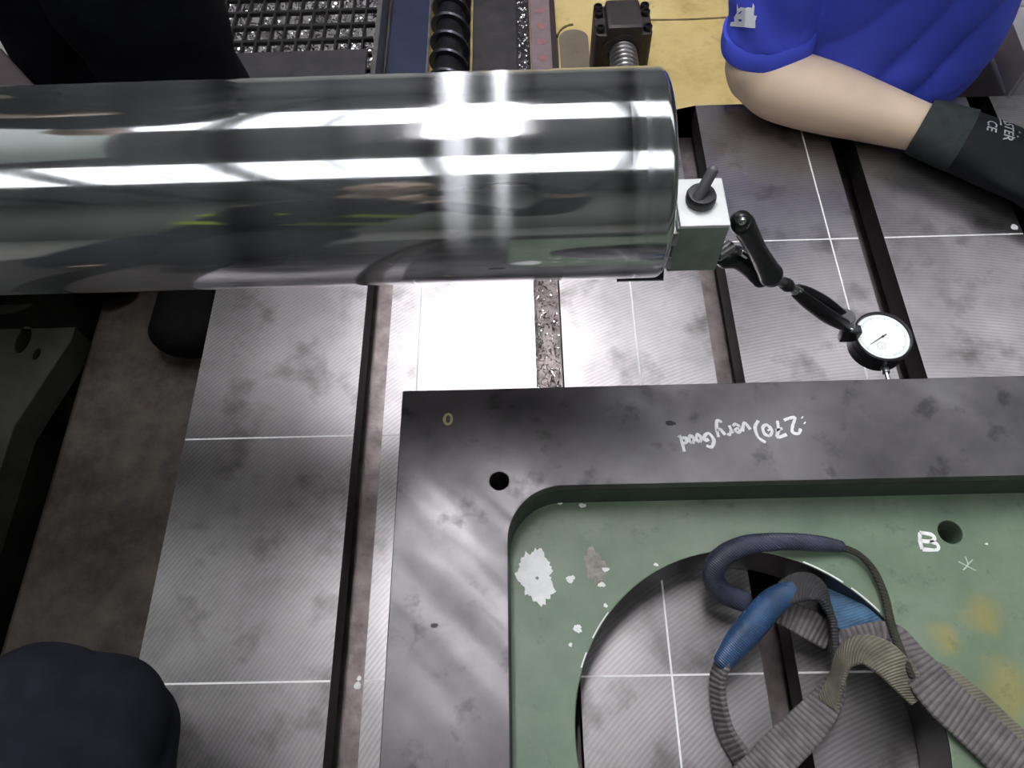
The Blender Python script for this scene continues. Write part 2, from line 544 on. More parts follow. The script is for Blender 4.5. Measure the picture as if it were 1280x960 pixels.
def circle(x, y, r, n=48):
    return [(x + r * math.cos(2 * PI * i / n), y + r * math.sin(2 * PI * i / n)) for i in range(n)]


def rrect(x0, x1, y0, y1, r, n=10):
    out = []
    for cx, cy, a0 in ((x1 - r, y1 - r, 0), (x0 + r, y1 - r, 90), (x0 + r, y0 + r, 180), (x1 - r, y0 + r, 270)):
        for i in range(n + 1):
            a = math.radians(a0 + 90 * i / n); out.append((cx + r * math.cos(a), cy + r * math.sin(a)))
    return out


def stroke(bm, pts, w, z, h=0.0004, sub=4):
    """a painted or chalked line lying on a surface of height z"""
    s = cat([tuple(p) for p in pts], sub) if len(pts) > 2 else pts
    P = [Vector((p[0], p[1], z)) for p in s]
    L = []
    for i, p in enumerate(P):
        d = (P[min(i + 1, len(P) - 1)] - P[max(i - 1, 0)]).normalized()
        a = Vector((-d.y, d.x, 0)); ww = w * random.uniform(0.8, 1.15) / 2
        L.append([p - a * ww, p + a * ww, p + a * ww * 0.8 + Vector((0, 0, h)), p - a * ww * 0.8 + Vector((0, 0, h))])
    rings(bm, L)


def blob(x, y, rx, ry, n=40, rough=0.25, seed=1):
    rd = random.Random(seed); ph = [rd.uniform(0, 6.28) for _ in range(6)]
    out = []
    for i in range(n):
        t = 2 * PI * i / n
        k = 1 + rough * (0.35 * math.sin(2 * t + ph[0]) + 0.25 * math.sin(3 * t + ph[1]) + 0.2 * math.sin(7 * t + ph[2]) + 0.15 * math.sin(13 * t + ph[3]) + rd.uniform(-0.28, 0.28)) * 0.7
        out.append((x + rx * k * math.cos(t), y + ry * k * math.sin(t)))
    return out


def fuse(bm, vox, smooth=4, keep=True):
    """one continuous surface out of overlapping lofts"""
    me = bpy.data.meshes.new('fuse'); bm.to_mesh(me); bm.free()
    o = bpy.data.objects.new('fuse', me); COL.objects.link(o)
    md = o.modifiers.new('r', 'REMESH'); md.mode = 'VOXEL'; md.voxel_size = vox; md.use_smooth_shade = True
    ms = o.modifiers.new('s', 'SMOOTH'); ms.iterations = smooth; ms.factor = 0.5
    dg = bpy.context.evaluated_depsgraph_get()
    out = bpy.data.meshes.new_from_object(o.evaluated_get(dg))
    bpy.data.objects.remove(o); bpy.data.meshes.remove(me)
    b2 = B(); b2.from_mesh(out); bpy.data.meshes.remove(out)
    for f in b2.faces: f.smooth = True
    return b2


def text_mesh(s, size):
    cu = bpy.data.curves.new('lettering', 'FONT'); cu.body = s; cu.size = size; cu.align_x = 'CENTER'; cu.align_y = 'CENTER'
    cu.offset = size * 0.012
    o = bpy.data.objects.new('lettering', cu); COL.objects.link(o)
    dg = bpy.context.evaluated_depsgraph_get()
    me = bpy.data.meshes.new_from_object(o.evaluated_get(dg))
    bpy.data.objects.remove(o)
    bm = B(); bm.from_mesh(me); bpy.data.meshes.remove(me)
    bmesh.ops.subdivide_edges(bm, edges=[e for e in bm.edges if e.calc_length() > size * 0.2], cuts=2)
    return bm


def press_on(bm, tree, direction, gap):
    """lays flat lettering onto a curved surface along a direction"""
    d = Vector(direction).normalized()
    for v in bm.verts:
        hit = tree.ray_cast(v.co - d * 0.2, d)
        if hit[0] is not None:
            v.co = hit[0] - d * gap


# ================================================================== THE SETTING
struct(obj('floor', box(B(), -9, 9, -9, 10, -0.75, -0.60), 'concrete'), 'grey concrete workshop floor around the machine', 'floor')
bm = box(B(), -0.262, 2.2, 0.62, 3.2, -0.60, -0.55, 0.004)
yf = struct(obj('floor_yellow', bm, 'floor'), 'oil stained yellow painted floor behind the machine table', 'floor')
for nm, a in (('wall_back', (-9.2, 9.2, 10, 10.2)), ('wall_front', (-9.2, 9.2, -9.2, -9)), ('wall_left', (-9.2, -9, -9, 10)), ('wall_right', (9, 9.2, -9, 10))):
    struct(obj(nm, box(B(), *a, -0.75, 6.6), 'wall_dark' if nm == 'wall_back' else 'wall'), {'wall_back': 'dull grey far workshop wall behind the machine', 'wall_front': 'pale workshop wall facing the machine', 'wall_left': 'pale workshop wall beyond the headstock', 'wall_right': 'pale workshop wall opposite the headstock'}[nm], 'wall')
# roof with two long rows of daylit panes
SKY = ((2.4, 5.2), (-4.4, -1.7))
cuts = [-9.2, -4.4, -1.7, 2.4, 5.2, 10.2]
ceil = struct(thing('ceiling', 'grey sheet roof with two rows of roof lights', 'ceiling', (0, 0, 6.5)))
for a, b in ((-9.2, -4.4), (-1.7, 2.4), (5.2, 10.2)):
    obj('roof_sheet', box(B(), -9.2, 9.2, a, b, 6.5, 6.6), 'roof', ceil)
for k in range(10):
    x = -8.1 + 1.8 * k
    obj('truss_beam', box(B(), x - 0.09, x + 0.09, -9, 10, 6.15, 6.42), 'beam', ceil)
for i, (a, b) in enumerate(SKY):
    wn = struct(thing('window_%d' % (i + 1), ('far', 'near')[i] + ' row of daylit roof light panes', 'window', (0, (a + b) / 2, 6.5)))
    for k in range(20):
        x = -9 + 0.9 * k
        obj('pane', box(B(), x + 0.03, x + 0.87, a + 0.04, b - 0.04, 6.52, 6.54), 'sky_pane', wn)
    bm = B()
    for k in range(21): box(bm, -9.03 + 0.9 * k, -8.97 + 0.9 * k, a, b, 6.48, 6.56)
    box(bm, -9.03, 9, a - 0.03, a + 0.04, 6.48, 6.56); box(bm, -9.03, 9, b - 0.04, b + 0.03, 6.48, 6.56)
    obj('window_frame', bm, 'beam', wn)

# two long tube lamps over the machine
for i, (x, hw) in enumerate(TUBE_X):
    t = thing('tube_lamp', ('wide' if i == 0 else 'narrow') + ' long tube lamp hanging over the polished spindle', 'lamp', (x, 0.6, TUBE_Z))
    obj('lamp_housing', box(B(), x - hw - 0.015, x + hw + 0.015, 0.35, 2.65, TUBE_Z + 0.02, TUBE_Z + 0.09, 0.01), 'lamp_body', t)
    obj('lit_tube', box(B(), x - hw, x + hw, 0.4, 2.6, TUBE_Z - 0.02, TUBE_Z + 0.02, 0.01), 'tube', t)
    for y in (0.8, 2.2):
        obj('hanger', tube(B(), (x, y, TUBE_Z + 0.08), (x, y, 6.5), 0.008, n=8), 'beam', t)

# ================================================================== MACHINE TABLE
TX0, TX1, TY0, TY1 = -0.50, 1.10, -0.85, 0.738
SL = [-0.3 + 0.2 * k for k in range(7)]
HW = 0.0155
tb = thing('machine_table', 'grey machined cast iron table with long T-slots and scribed grid lines', 'machine table', (0.3, 0, -0.14))
prof = [(TX0, -0.14), (TX0, 0)]
for s in SL:
    prof += [(s - HW, 0), (s - HW, -0.034), (s - 0.028, -0.034), (s - 0.028, -0.058), (s + 0.028, -0.058), (s + 0.028, -0.034), (s + HW, -0.034), (s + HW, 0)]
prof += [(TX1, 0), (TX1, -0.14)]
bm = B()
v0 = [bm.verts.new((x, TY0, z)) for x, z in prof]; v1 = [bm.verts.new((x, TY1, z)) for x, z in prof]
for i in range(len(prof)):
    k = (i + 1) % len(prof); bm.faces.new((v0[i], v0[k], v1[k], v1[i]))
f0 = bm.faces.new(v0); f1 = bm.faces.new(list(reversed(v1)))
bmesh.ops.triangulate(bm, faces=[f0, f1])
bmesh.ops.recalc_face_normals(bm, faces=bm.faces)
o = obj('table_top', bm, 'table', tb, smooth=False)
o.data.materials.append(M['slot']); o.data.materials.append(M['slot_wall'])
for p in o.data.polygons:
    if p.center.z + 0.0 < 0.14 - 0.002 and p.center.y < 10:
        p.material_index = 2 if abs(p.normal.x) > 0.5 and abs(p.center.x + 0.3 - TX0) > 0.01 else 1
# scribed lines: thin bright lines, broken at the slots
seg = []
xs = [TX0] + [v for s in SL for v in (s - HW, s + HW)] + [TX1]
for y in (-0.5, -0.25, 0.0, 0.25, 0.5):
    for a, b in zip(xs[::2], xs[1::2]):
        obj('scribed_line', box(B(), a + 0.0005, b - 0.0005, y - 0.0009, y + 0.0009, 0, 0.00025), 'scribe', tb)
for x in (-0.25, 0.0, 0.25, 0.75):
    obj('scribed_line', box(B(), x - 0.0009, x + 0.0009, TY0 + 0.01, TY1 - 0.01, 0, 0.00028), 'scribe', tb)
# little white paint dabs by the slot
for px, py, r in ((447, 857, 0.003), (449, 848, 0.002), (1268, 284, 0.004)):
    q = at(px, py, 0)
    obj('paint_dab', shape2d([blob(q.x, q.y, r, r * 1.2, 20, 0.4, 3)], 0, 0.0004), 'chalk', tb)
sd = obj('saddle', box(B(), -0.30, 0.95, -0.8, 0.60, -0.60, -0.14, 0.01), 'cast')
tag(sd, 'dark cast saddle carrying the slotted machine table', 'machine base')


def swarf(n, x0, x1, y0, y1, z0, z1, size, seed):
    rd = random.Random(seed); V = []; Fc = []
    for _ in range(n):
        c = Vector((rd.uniform(x0, x1), rd.uniform(y0, y1), rd.uniform(z0, z1)))
        R = Matrix.Rotation(rd.uniform(0, 6.28), 3, 'Z') @ Matrix.Rotation(rd.uniform(-0.9, 0.9), 3, 'X')
        s = size * rd.uniform(0.5, 1.3); r = s * rd.uniform(0.3, 0.6); tw = rd.uniform(1.5, 5.0); wd = s * rd.uniform(0.15, 0.35)
        k0 = len(V); m = 6
        for i in range(m):
            t = tw * i / (m - 1)
            p = Vector((r * math.cos(t), wd * 0.8 * i / m - wd, r * math.sin(t) * 0.7))
            for dy in (-wd / 2, wd / 2):
                q = c + R @ (p + Vector((0, dy, 0)))
                q.x = min(max(q.x, x0), x1); q.z = max(q.z, z0)
                V.append(q)
        for i in range(m - 1):
            a = k0 + 2 * i; Fc.append((a, a + 1, a + 3, a + 2))
    me = bpy.data.meshes.new('swarf'); me.from_pydata(V, [], Fc); me.update()
    return me


o = obj('swarf', swarf(1500, -0.1 - HW, -0.1 + HW, 0.20, 0.72, -0.056, -0.046, 0.004, 3), 'swarf', None, (-0.1, 0.45, -0.058))
tag(o, 'fine bright metal chips lying in the middle table slot', 'metal chips', kind='stuff')

# ================================================================== FIXTURE PLATE
PT, PF = 0.105, 0.060
pl = thing('fixture_plate', 'heavy dark steel plate with green painted pocket and round hole on the table', 'steel plate', (0.25, -0.15, 0))
h1 = at(624, 601, PT)
rim = obj('rim', shape2d([rrect(-0.2462, 0.78, -0.60, 0.2475, 0.0015, 2), rrect(-0.1465, 0.66, -0.48, 0.1475, 0.05, 12), circle(h1.x, h1.y, 0.0086, 32)], 0.0, PT, 0.0008), 'rim', pl)
g1 = at(1188, 665, PF)
HC = (0.0565, -0.0525); HR = 0.1505
web = obj('green_web', shape2d([rrect(-0.148, 0.662, -0.482, 0.149, 0.05, 12), circle(HC[0], HC[1], HR, 96), circle(g1.x, g1.y, 0.0108, 32)], 0.0006, PF, 0.0012), 'green', pl)
web['label'] = 'green painted recessed floor'
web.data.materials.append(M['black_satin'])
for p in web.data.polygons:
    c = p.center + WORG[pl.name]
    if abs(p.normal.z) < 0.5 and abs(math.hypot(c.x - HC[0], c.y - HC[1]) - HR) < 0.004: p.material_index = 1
# green paint up the pocket wall, its shade put into the darker colour
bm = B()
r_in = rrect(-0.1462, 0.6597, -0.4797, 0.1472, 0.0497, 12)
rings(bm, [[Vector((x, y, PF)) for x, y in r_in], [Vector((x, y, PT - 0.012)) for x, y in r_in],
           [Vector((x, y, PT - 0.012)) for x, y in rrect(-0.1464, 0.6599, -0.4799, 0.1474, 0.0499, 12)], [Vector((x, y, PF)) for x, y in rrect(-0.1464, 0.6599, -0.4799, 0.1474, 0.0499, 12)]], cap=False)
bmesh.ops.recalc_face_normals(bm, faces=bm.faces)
obj('pocket_wall_shaded_paint', bm, 'shaded_green', pl)
# white filler and chipped paint
q = at(670, 720, PF)
obj('filler_patch', shape2d([blob(q.x, q.y, 0.0165, 0.0225, 64, 0.42, 5), circle(q.x + 0.001, q.y - 0.002, 0.0016, 10)], PF, PF + 0.0007), 'putty', pl)['label'] = 'white filler patch'
q = at(744, 708, PF)
obj('bare_patch', shape2d([blob(q.x, q.y, 0.0095, 0.016, 48, 0.5, 9)], PF, PF + 0.0003), 'bare', pl)
for px, py, r, sd_ in ((713, 724, 0.004, 2), (752, 731, 0.003, 3), (757, 712, 0.0028, 4), (722, 786, 0.004, 5), (713, 806, 0.0018, 6), (728, 632, 0.003, 7), (700, 629, 0.0022, 8), (757, 757, 0.002, 10), (820, 706, 0.002, 11), (690, 738, 0.003, 12), (1233, 680, 0.0012, 13)):
    q = at(px, py, PF)
    obj('paint_chip', shape2d([blob(q.x, q.y, r, r * 0.8, 24, 0.6, sd_)], PF, PF + 0.0006), 'putty', pl)
# bright worn edge along the lip of the round hole
for a0, a1 in ((52, 66), (38, 49), (140, 150), (155, 160)):
    L = []; bm = B()
    for i in range(9):
        t = math.radians(a0 + (a1 - a0) * i / 8)
        c = Vector((HC[0] + math.cos(t) * (HR + 0.0016), HC[1] + math.sin(t) * (HR + 0.0016), PF))
        u = Vector((math.cos(t), math.sin(t), 0)) * 0.0006
        L.append([c - u, c + u, c + u + Vector((0, 0, 0.0004)), c - u + Vector((0, 0, 0.0004))])
    rings(bm, L)
    obj('worn_lip', bm, 'putty', pl)
# dark pits in the rim
for px, py, r in ((543, 782, 0.0035), (838, 529, 0.005), (640, 508, 0.004)):
    q = at(px, py, PT)
    obj('oil_spot', shape2d([blob(q.x, q.y, r, r * 0.5, 24, 0.3, int(px))], PT, PT + 0.0002), 'ink', pl)
# yellow O and upside-down chalk writing
q = at(560, 524, PT); bm = B()
stroke(bm, [(q.x + 0.0035 * math.cos(t), q.y + 0.0052 * math.sin(t)) for t in [i * 0.7 for i in range(10)]], 0.0026, PT)
obj('chalk_letter', bm, 'chalk_yellow', pl)['label'] = 'small yellow chalk O'
GL = {  # glyph strokes in a 1 x 1 cell, reading direction x
    '2': [[(0.0, 0.75), (0.25, 1.0), (0.55, 0.85), (0.4, 0.5), (0.05, 0.05), (0.4, 0.0), (0.75, 0.05)]],
    '7': [[(0.05, 0.9), (0.65, 0.95), (0.4, 0.5), (0.25, 0.0)], [(0.15, 0.5), (0.6, 0.55)]],
    '0': [[(0.3, 0.8), (0.05, 0.5), (0.2, 0.1), (0.5, 0.2), (0.55, 0.6), (0.3, 0.8)]],
    ')': [[(0.1, 1.1), (0.4, 0.7), (0.35, 0.1), (0.0, -0.25)]],
    'i': [[(0.1, 1.0), (0.14, 0.93)]],
    'v': [[(0.0, 0.55), (0.25, 0.0), (0.55, 0.6)]],
    'e': [[(0.0, 0.3), (0.45, 0.35), (0.25, 0.6), (0.02, 0.3), (0.25, 0.0), (0.5, 0.1)]],
    'r': [[(0.05, 0.55), (0.1, 0.0)], [(0.1, 0.35), (0.3, 0.6), (0.45, 0.5)]],
    'y': [[(0.0, 0.55), (0.2, 0.1), (0.45, 0.2)], [(0.5, 0.6), (0.4, 0.0), (0.15, -0.5), (-0.1, -0.3)]],
    'G': [[(0.75, 0.85), (0.35, 1.0), (0.0, 0.55), (0.25, 0.05), (0.65, 0.2), (0.7, 0.5), (0.4, 0.45)]],
    'o': [[(0.25, 0.55), (0.02, 0.3), (0.22, 0.0), (0.45, 0.3), (0.25, 0.55)]],
    'd': [[(0.4, 0.45), (0.1, 0.4), (0.05, 0.1), (0.4, 0.1)], [(0.48, 1.0), (0.45, 0.0), (0.6, 0.0)]],
    ':': [[(0.1, 0.5), (0.14, 0.44)], [(0.1, 0.15), (0.14, 0.09)]],
}


def write(word, p0, p1, h, wd, adv):
    """word runs from p0 to p1 on the plate top; letters stand towards the reader on the far side"""
    d = Vector((p1[0] - p0[0], p1[1] - p0[1])); L = d.length; d.normalize(); up = Vector((-d.y, d.x))
    x = 0.0; tot = sum(adv.get(c, 0.62) for c in word); k = L / tot
    for c in word:
        if c in GL:
            bm = B()
            for st in GL[c]:
                stroke(bm, [tuple(Vector(p0) + d * (x + u * min(k, h * 1.1)) + up * (v * h)) for u, v in st], wd, PT)
            obj('chalk_letter', bm, 'chalk', pl)
        x += adv.get(c, 0.62) * k


adv = {':': 0.5, 'i': 0.25, ')': 0.5, '2': 0.9, '7': 0.75, '0': 0.6, 'G': 0.95}


def pt2(px, py):
    q = at(px, py, PT); return (q.x, q.y)


write(':270)', pt2(1004, 519), pt2(940, 533), 0.0165, 0.0031, adv)
bm = B(); q = pt2(962, 537); stroke(bm, [q, (q[0] - 0.002, q[1] - 0.001)], 0.002, PT); obj('chalk_letter', bm, 'chalk', pl)
write('very', pt2(934, 527), pt2(892, 536), 0.0150, 0.0029, adv)
write('Good', pt2(889, 540), pt2(848, 547), 0.0145, 0.0032, adv)
# B and a fainter mark on the green floor
q = at(1160, 677, PF); bm = B()


def rot(u, v, a, s, q):
    c, si = math.cos(a), math.sin(a); return (q.x + (u * c - v * si) * s, q.y + (u * si + v * c) * s)


for st in ([(-0.4, -0.5), (-0.45, 0.0), (-0.4, 0.5)], [(-0.4, 0.5), (0.25, 0.45), (0.4, 0.2), (0.1, 0.02), (-0.4, 0.0)], [(0.1, 0.02), (0.5, -0.1), (0.45, -0.45), (-0.4, -0.5)]):
    stroke(bm, [rot(u, v, -0.12, 0.0155, q) for u, v in st], 0.0036, PF)
obj('chalk_letter', bm, 'chalk', pl)['label'] = 'white chalk letter B'
q = at(1208, 706, PF); bm = B()
for st in ([(-0.5, 0.3), (0.0, -0.1), (0.5, -0.5)], [(0.15, 0.6), (0.1, 0.0), (-0.4, -0.35)], [(0.1, 0.0), (0.6, 0.3)]):
    stroke(bm, [rot(u, v, 0.1, 0.012, q) for u, v in st], 0.0011, PF)
obj('chalk_letter', bm, 'chalk_faint', pl)

# ================================================================== SPINDLE
SY, SZ, SR = 0.3152, 0.3142, 0.0769
sp = thing('boring_spindle', 'large polished steel boring spindle reaching across the table', 'machine spindle', (-0.55, SY, SZ - SR))
bm = B()
XE = -0.0228
prf = [(0, -1.2 - XE), (SR, -1.2 - XE)]
prf += [(SR, x) for x in (-0.9, -0.7, -0.5, -0.35, -0.2, -0.1)]
prf += [(SR, -0.030)]
prf += [(SR - 0.0001 - 0.006 * (1 - math.cos(t)), -0.006 + 0.006 * math.sin(t)) for t in [PI / 2 * i / 6 for i in range(7)]]
prf += [(0.045, 0.0), (0.044, -0.03), (0, -0.03)]
lathe(bm, (XE, SY, SZ), (1, 0, 0), prf, 192)
obj('spindle_bar', bm, 'spindle', sp)
bm = B(); a = math.radians(-123)
c = Vector((XE + 0.001, SY + SR * math.cos(a), SZ + SR * math.sin(a)))
mt = Matrix.Translation(c) @ Matrix.Rotation(a, 4, 'X')
box(bm, -0.030, 0.004, -0.011, 0.003, -0.009, 0.009, 0.0015, mt)
obj('drive_key', bm, 'black_satin', sp)
bm = B(); box(bm, -0.030, 0.0045, 0.0031, 0.0042, -0.0095, -0.005, 0.0, mt)
obj('key_edge', bm, 'steel', sp)
# headstock that carries the spindle, left of the picture
hs = thing('headstock', 'grey green boring mill headstock carrying the spindle', 'machine', (-1.6, 0.384, -0.6))
obj('headstock_body', box(B(), -2.3, -1.2, -0.05, 0.95, -0.30, 0.95, 0.03), 'headstock', hs)
obj('column', box(B(), -2.5, -1.35, 0.0, 1.1, -0.60, 2.2, 0.02), 'headstock', hs)
obj('spindle_sleeve', lathe(B(), (-1.2, SY, SZ), (1, 0, 0), [(SR + 0.002, 0), (0.14, 0), (0.14, 0.22), (0.13, 0.23), (SR + 0.002, 0.23), (SR + 0.002, 0)], 64), 'dark_steel', hs)

# ================================================================== MAGNETIC BASE WITH DIAL INDICATOR
bx0, bx1, by0, by1, bz0, bz1 = -0.0225, 0.0212, 0.2605, 0.3053, 0.2663, 0.320
ZZ = lambda z: 0.108 + (z - 0.108) * 1.50
mb = thing('magnetic_base', 'small grey magnetic base with white switch face stuck to the spindle end', 'magnetic base', (0.0, 0.283, bz0))
obj('base_body', box(B(), bx0 + 0.006, bx1, by0, by1, bz0, bz1 - 0.003, 0.0012), 'grey_green', mb)
obj('switch_face', box(B(), bx0 + 0.008, bx1 + 0.0002, by0 - 0.0002, by1, bz1 - 0.003, bz1, 0.0008), 'white_enamel', mb)
for za, zb in ((bz1 - 0.020, bz1 - 0.006), (bz0 + 0.006, bz0 + 0.02)):
    obj('pole_shoe', box(B(), bx0, bx0 + 0.008, by0 - 0.002, by1 + 0.002, za, zb, 0.0008), 'steel', mb)
kc = at(875, 251, bz1)
kn = obj('switch_knob', lathe(B(), (kc.x, kc.y, bz1), (0, 0, 1), [(0, 0), (0.0106, 0), (0.0110, 0.002), (0.0110, 0.0055), (0.0098, 0.008), (0.0, 0.0086)], 32), 'black_paint', mb)
ke = at(891, 213, bz1 + 0.022)
bm = B(); k0 = Vector((kc.x - 0.004, kc.y - 0.004, bz1 + 0.006))
loft(bm, [(*k0, 0.0045, 0.0037), (*(k0.lerp(ke, 0.5)), 0.0042, 0.0037), (*ke, 0.0041, 0.0038)], 14, 4)
obj('switch_lever', bm, 'grey_plastic', kn)
ind = thing('dial_indicator', 'round white dial indicator on a jointed black arm', 'dial gauge', (0.231, 0.303, 0.06))
arm = thing('indicator_arm', 'black jointed holder arm between magnetic base and dial gauge', 'holder arm', (0.08, 0.30, 0.18))
b0 = at(929, 281, ZZ(0.232)); b1 = at(963, 343, ZZ(0.186))
ax = (b1 - b0).normalized()
# knuckle on the base side
s0 = Vector((bx1, 0.2665, 0.277)); s1 = at(921, 325, ZZ(0.190))
obj('mounting_stub', tube(B(), s0, at(914, 307, 0.277), 0.005, n=20), 'steel', arm)
bm = B(); loft(bm, [(*at(908, 322, ZZ(0.196)), 0.0088, 0.0097), (*at(922, 322, ZZ(0.193)), 0.0097, 0.0097), (*at(935, 333, ZZ(0.185)), 0.0084, 0.0084), (*at(950, 347, ZZ(0.178)), 0.0088, 0.0088)], 20, 5)
obj('lower_link', bm, 'black_satin', arm)
obj('lock_pin', tube(B(), at(925, 315, ZZ(0.203)), at(933, 320, ZZ(0.199)), 0.0028, n=12), 'chrome', arm)
bm = B(); loft(bm, [(*(b0 - ax * 0.001), 0.0092, 0.0092), (*(b0 + ax * 0.012), 0.0086, 0.0086), (*(b0.lerp(b1, 0.5)), 0.0075, 0.0077), (*(b1 - ax * 0.010), 0.0092, 0.0092), (*b1, 0.0104, 0.0104), (*(b1 + ax * 0.004), 0.0092, 0.0092)], 24, 5)
ul = obj('upper_link', bm, 'black_satin', arm)
vd = (CAM - b0).normalized()
pc = at(925, 277, ZZ(0.240))
obj('ball_joint', lathe(B(), pc - vd * 0.004, Vector((0.0, -0.35, 0.94)), [(0, 0), (0.0078, 0), (0.0069, 0.0053), (0.0062, 0.0075), (0.0035, 0.0092), (0, 0.0112)], 28), 'black_satin', arm)
obj('joint_screw', lathe(B(), pc + Vector((0, -0.0026, 0.0040)), Vector((0.0, -0.35, 0.94)), [(0, 0), (0.0034, 0), (0.0030, 0.0018), (0.0018, 0.0035), (0, 0.0045)], 20), 'chrome', arm)
# neck and fine-adjust link
n0 = b1 + ax * 0.006; n1 = at(980, 354, ZZ(0.165)); n2 = at(996, 364, ZZ(0.155))
obj('neck', tube(B(), n0, n1, 0.0055, 0.0042, 16), 'black_satin', arm)
bm = B(); d = (n2 - n1).normalized(); loft(bm, [(*n1, 0.0055, 0.0055), (*(n1 + d * 0.006), 0.0062, 0.0062), (*(n1 + d * 0.011), 0.0044, 0.0044)], 18, 4)
obj('swivel_ball', bm, 'black_satin', arm)
obj('swivel_ferrule', tube(B(), n1 + d * 0.010, n2 + d * 0.004, 0.0042, 0.0052, 18), 'chrome', arm)
f1 = at(1062, 406, ZZ(0.108))
for off, zz in ((1, 0.0), (-1, 0.002)):
    bm = B(); dd = (f1 - n2).normalized(); sdv = Vector((-dd.y, dd.x, 0)).normalized() * 0.0048 * off
    mid = n2.lerp(f1, 0.55) + sdv * 1.6
    loft(bm, [(*(n2 + sdv * 0.5), 0.0035, 0.006), (*(n2.lerp(f1, 0.2) + sdv * 1.1), 0.0042, 0.0075), (*mid, 0.0042, 0.0078), (*(n2.lerp(f1, 0.9) + sdv * 1.1), 0.0038, 0.0065), (*(f1 + sdv * 0.7), 0.0036, 0.005)], 14, 5)
    obj('clamp_jaw', bm, 'black_satin', arm)
for px, py in ((1056, 408), (1063, 412)):
    q = at(px, py, 0.113)
    obj('clamp_screw', lathe(B(), q, (0, 0, 1), [(0, 0), (0.0018, 0), (0.0018, 0.002), (0, 0.0025)], 14), 'chrome', arm)
q = at(1058, 395, 0.124)
obj('adjusting_knob', lathe(B(), q - Vector((0, 0, 0.010)), (0, 0, 1), [(0, 0), (0.0086, 0), (0.0092, 0.001), (0.0092, 0.009), (0.0084, 0.010), (0, 0.0102)], 36), 'grey_plastic', arm)
# dial
DZ = 0.090
dc = at(1104, 420, DZ); DR = 0.0290
D0 = Vector((dc.x, dc.y, DZ))
obj('case', lathe(B(), D0 - Vector((0, 0, 0.024)), (0, 0, 1), [(0, 0), (DR - 0.003, 0), (DR - 0.001, 0.002), (DR - 0.001, 0.014), (DR - 0.003, 0.0145), (DR - 0.003, 0.016), (DR, 0.0165), (DR, 0.0245), (DR - 0.0010, 0.0252), (DR - 0.0022, 0.0250), (DR - 0.0025, 0.0225), (0, 0.0225)], 64), 'black_satin', ind)
fz = DZ - 0.0014
face = obj('dial_face', lathe(B(), (D0.x, D0.y, fz - 0.0006), (0, 0, 1), [(0, 0), (DR - 0.0027, 0), (DR - 0.0027, 0.0006), (0, 0.0006)], 64), 'dial_white', ind)
bm = B()
for k in range(100):
    t = 2 * PI * k / 100; L = 0.0026 if k % 10 == 0 else (0.0018 if k % 5 == 0 else 0.0011)
    mt = Matrix.Translation((D0.x, D0.y, fz)) @ Matrix.Rotation(t, 4, 'Z')
    box(bm, DR - 0.0058 - L, DR - 0.0058, -0.00008 if k % 10 else -0.00014, 0.00008 if k % 10 else 0.00014, 0.0, 0.00005, 0, mt)
obj('scale_ticks', bm, 'ink', face)
tipn = at(1092, 428, fz); an = math.atan2(tipn.y - D0.y, tipn.x - D0.x)
mt = Matrix.Translation((D0.x, D0.y, fz)) @ Matrix.Rotation(an, 4, 'Z')
bm = B()
rings(bm, [[mt @ Vector((x, s * wv, z)) for s, z in ((-1, 0.0004), (1, 0.0004), (1, 0.0007), (-1, 0.0007))] for x, wv in ((-0.005, 0.0006), (0.0, 0.0006), (0.017, 0.0002))])
lathe(bm, (D0.x, D0.y, fz), (0, 0, 1), [(0, 0), (0.0012, 0), (0.0012, 0.0012), (0, 0.0014)], 16)
obj('needle', bm, 'ink', ind)
q = at(1102, 432, fz); bm = B()
lathe(bm, (q.x, q.y, fz), (0, 0, 1), [(0.0038, 0), (0.0040, 0), (0.0040, 0.00006), (0.0038, 0.00006), (0.0038, 0)], 28)
box(bm, q.x - 0.0001, q.x + 0.0001, q.y - 0.0028, q.y, fz + 0.0002, fz + 0.0004)
obj('counter_hand', bm, 'ink', ind)
pz = 0.076
obj('stem', tube(B(), (D0.x, D0.y - DR + 0.004, pz), (D0.x, D0.y - DR - 0.006, pz), 0.0038, n=20), 'steel', ind)
obj('plunger', tube(B(), (D0.x, D0.y - DR - 0.005, pz), (D0.x, 0.2500, pz), 0.0022, n=16), 'chrome', ind)
obj('contact_tip', lathe(B(), (D0.x, 0.2515, pz), (0, -1, 0), [(0, 0), (0.0026, 0), (0.0026, 0.002), (0.0012, 0.0038), (0, 0.004)], 16), 'steel', ind)
obj('lug_back', box(B(), f1.x - 0.004, D0.x - DR + 0.004, f1.y - 0.006, f1.y + 0.004, 0.096 - 0.012, 0.096 + 0.006, 0.002), 'black_satin', ind)
obj('cap', tube(B(), (D0.x - 0.004, D0.y + DR - 0.003, pz), (D0.x - 0.004, D0.y + DR + 0.004, pz), 0.004, n=16), 'steel', ind)

# ================================================================== LIFTING SLING
sl = thing('lifting_sling', 'worn grey and blue webbing lifting sling coiled in the round hole', 'lifting sling', (0.07, -0.05, 0.0))


def S(px, py, z, n=(0, 0, 1), w=None):
    q = at(px, py, z); r = (q.x, q.y, q.z) + tuple(n)
    return r + ((w,) if w else ())


def strap(name, st, w, th, mat, label=None, sub=7):
    o = obj(name, ribbon(B(), st, w, th, sub), mat, sl)
    if label: o['label'] = label
    return o


Z = (0, 0, 1)
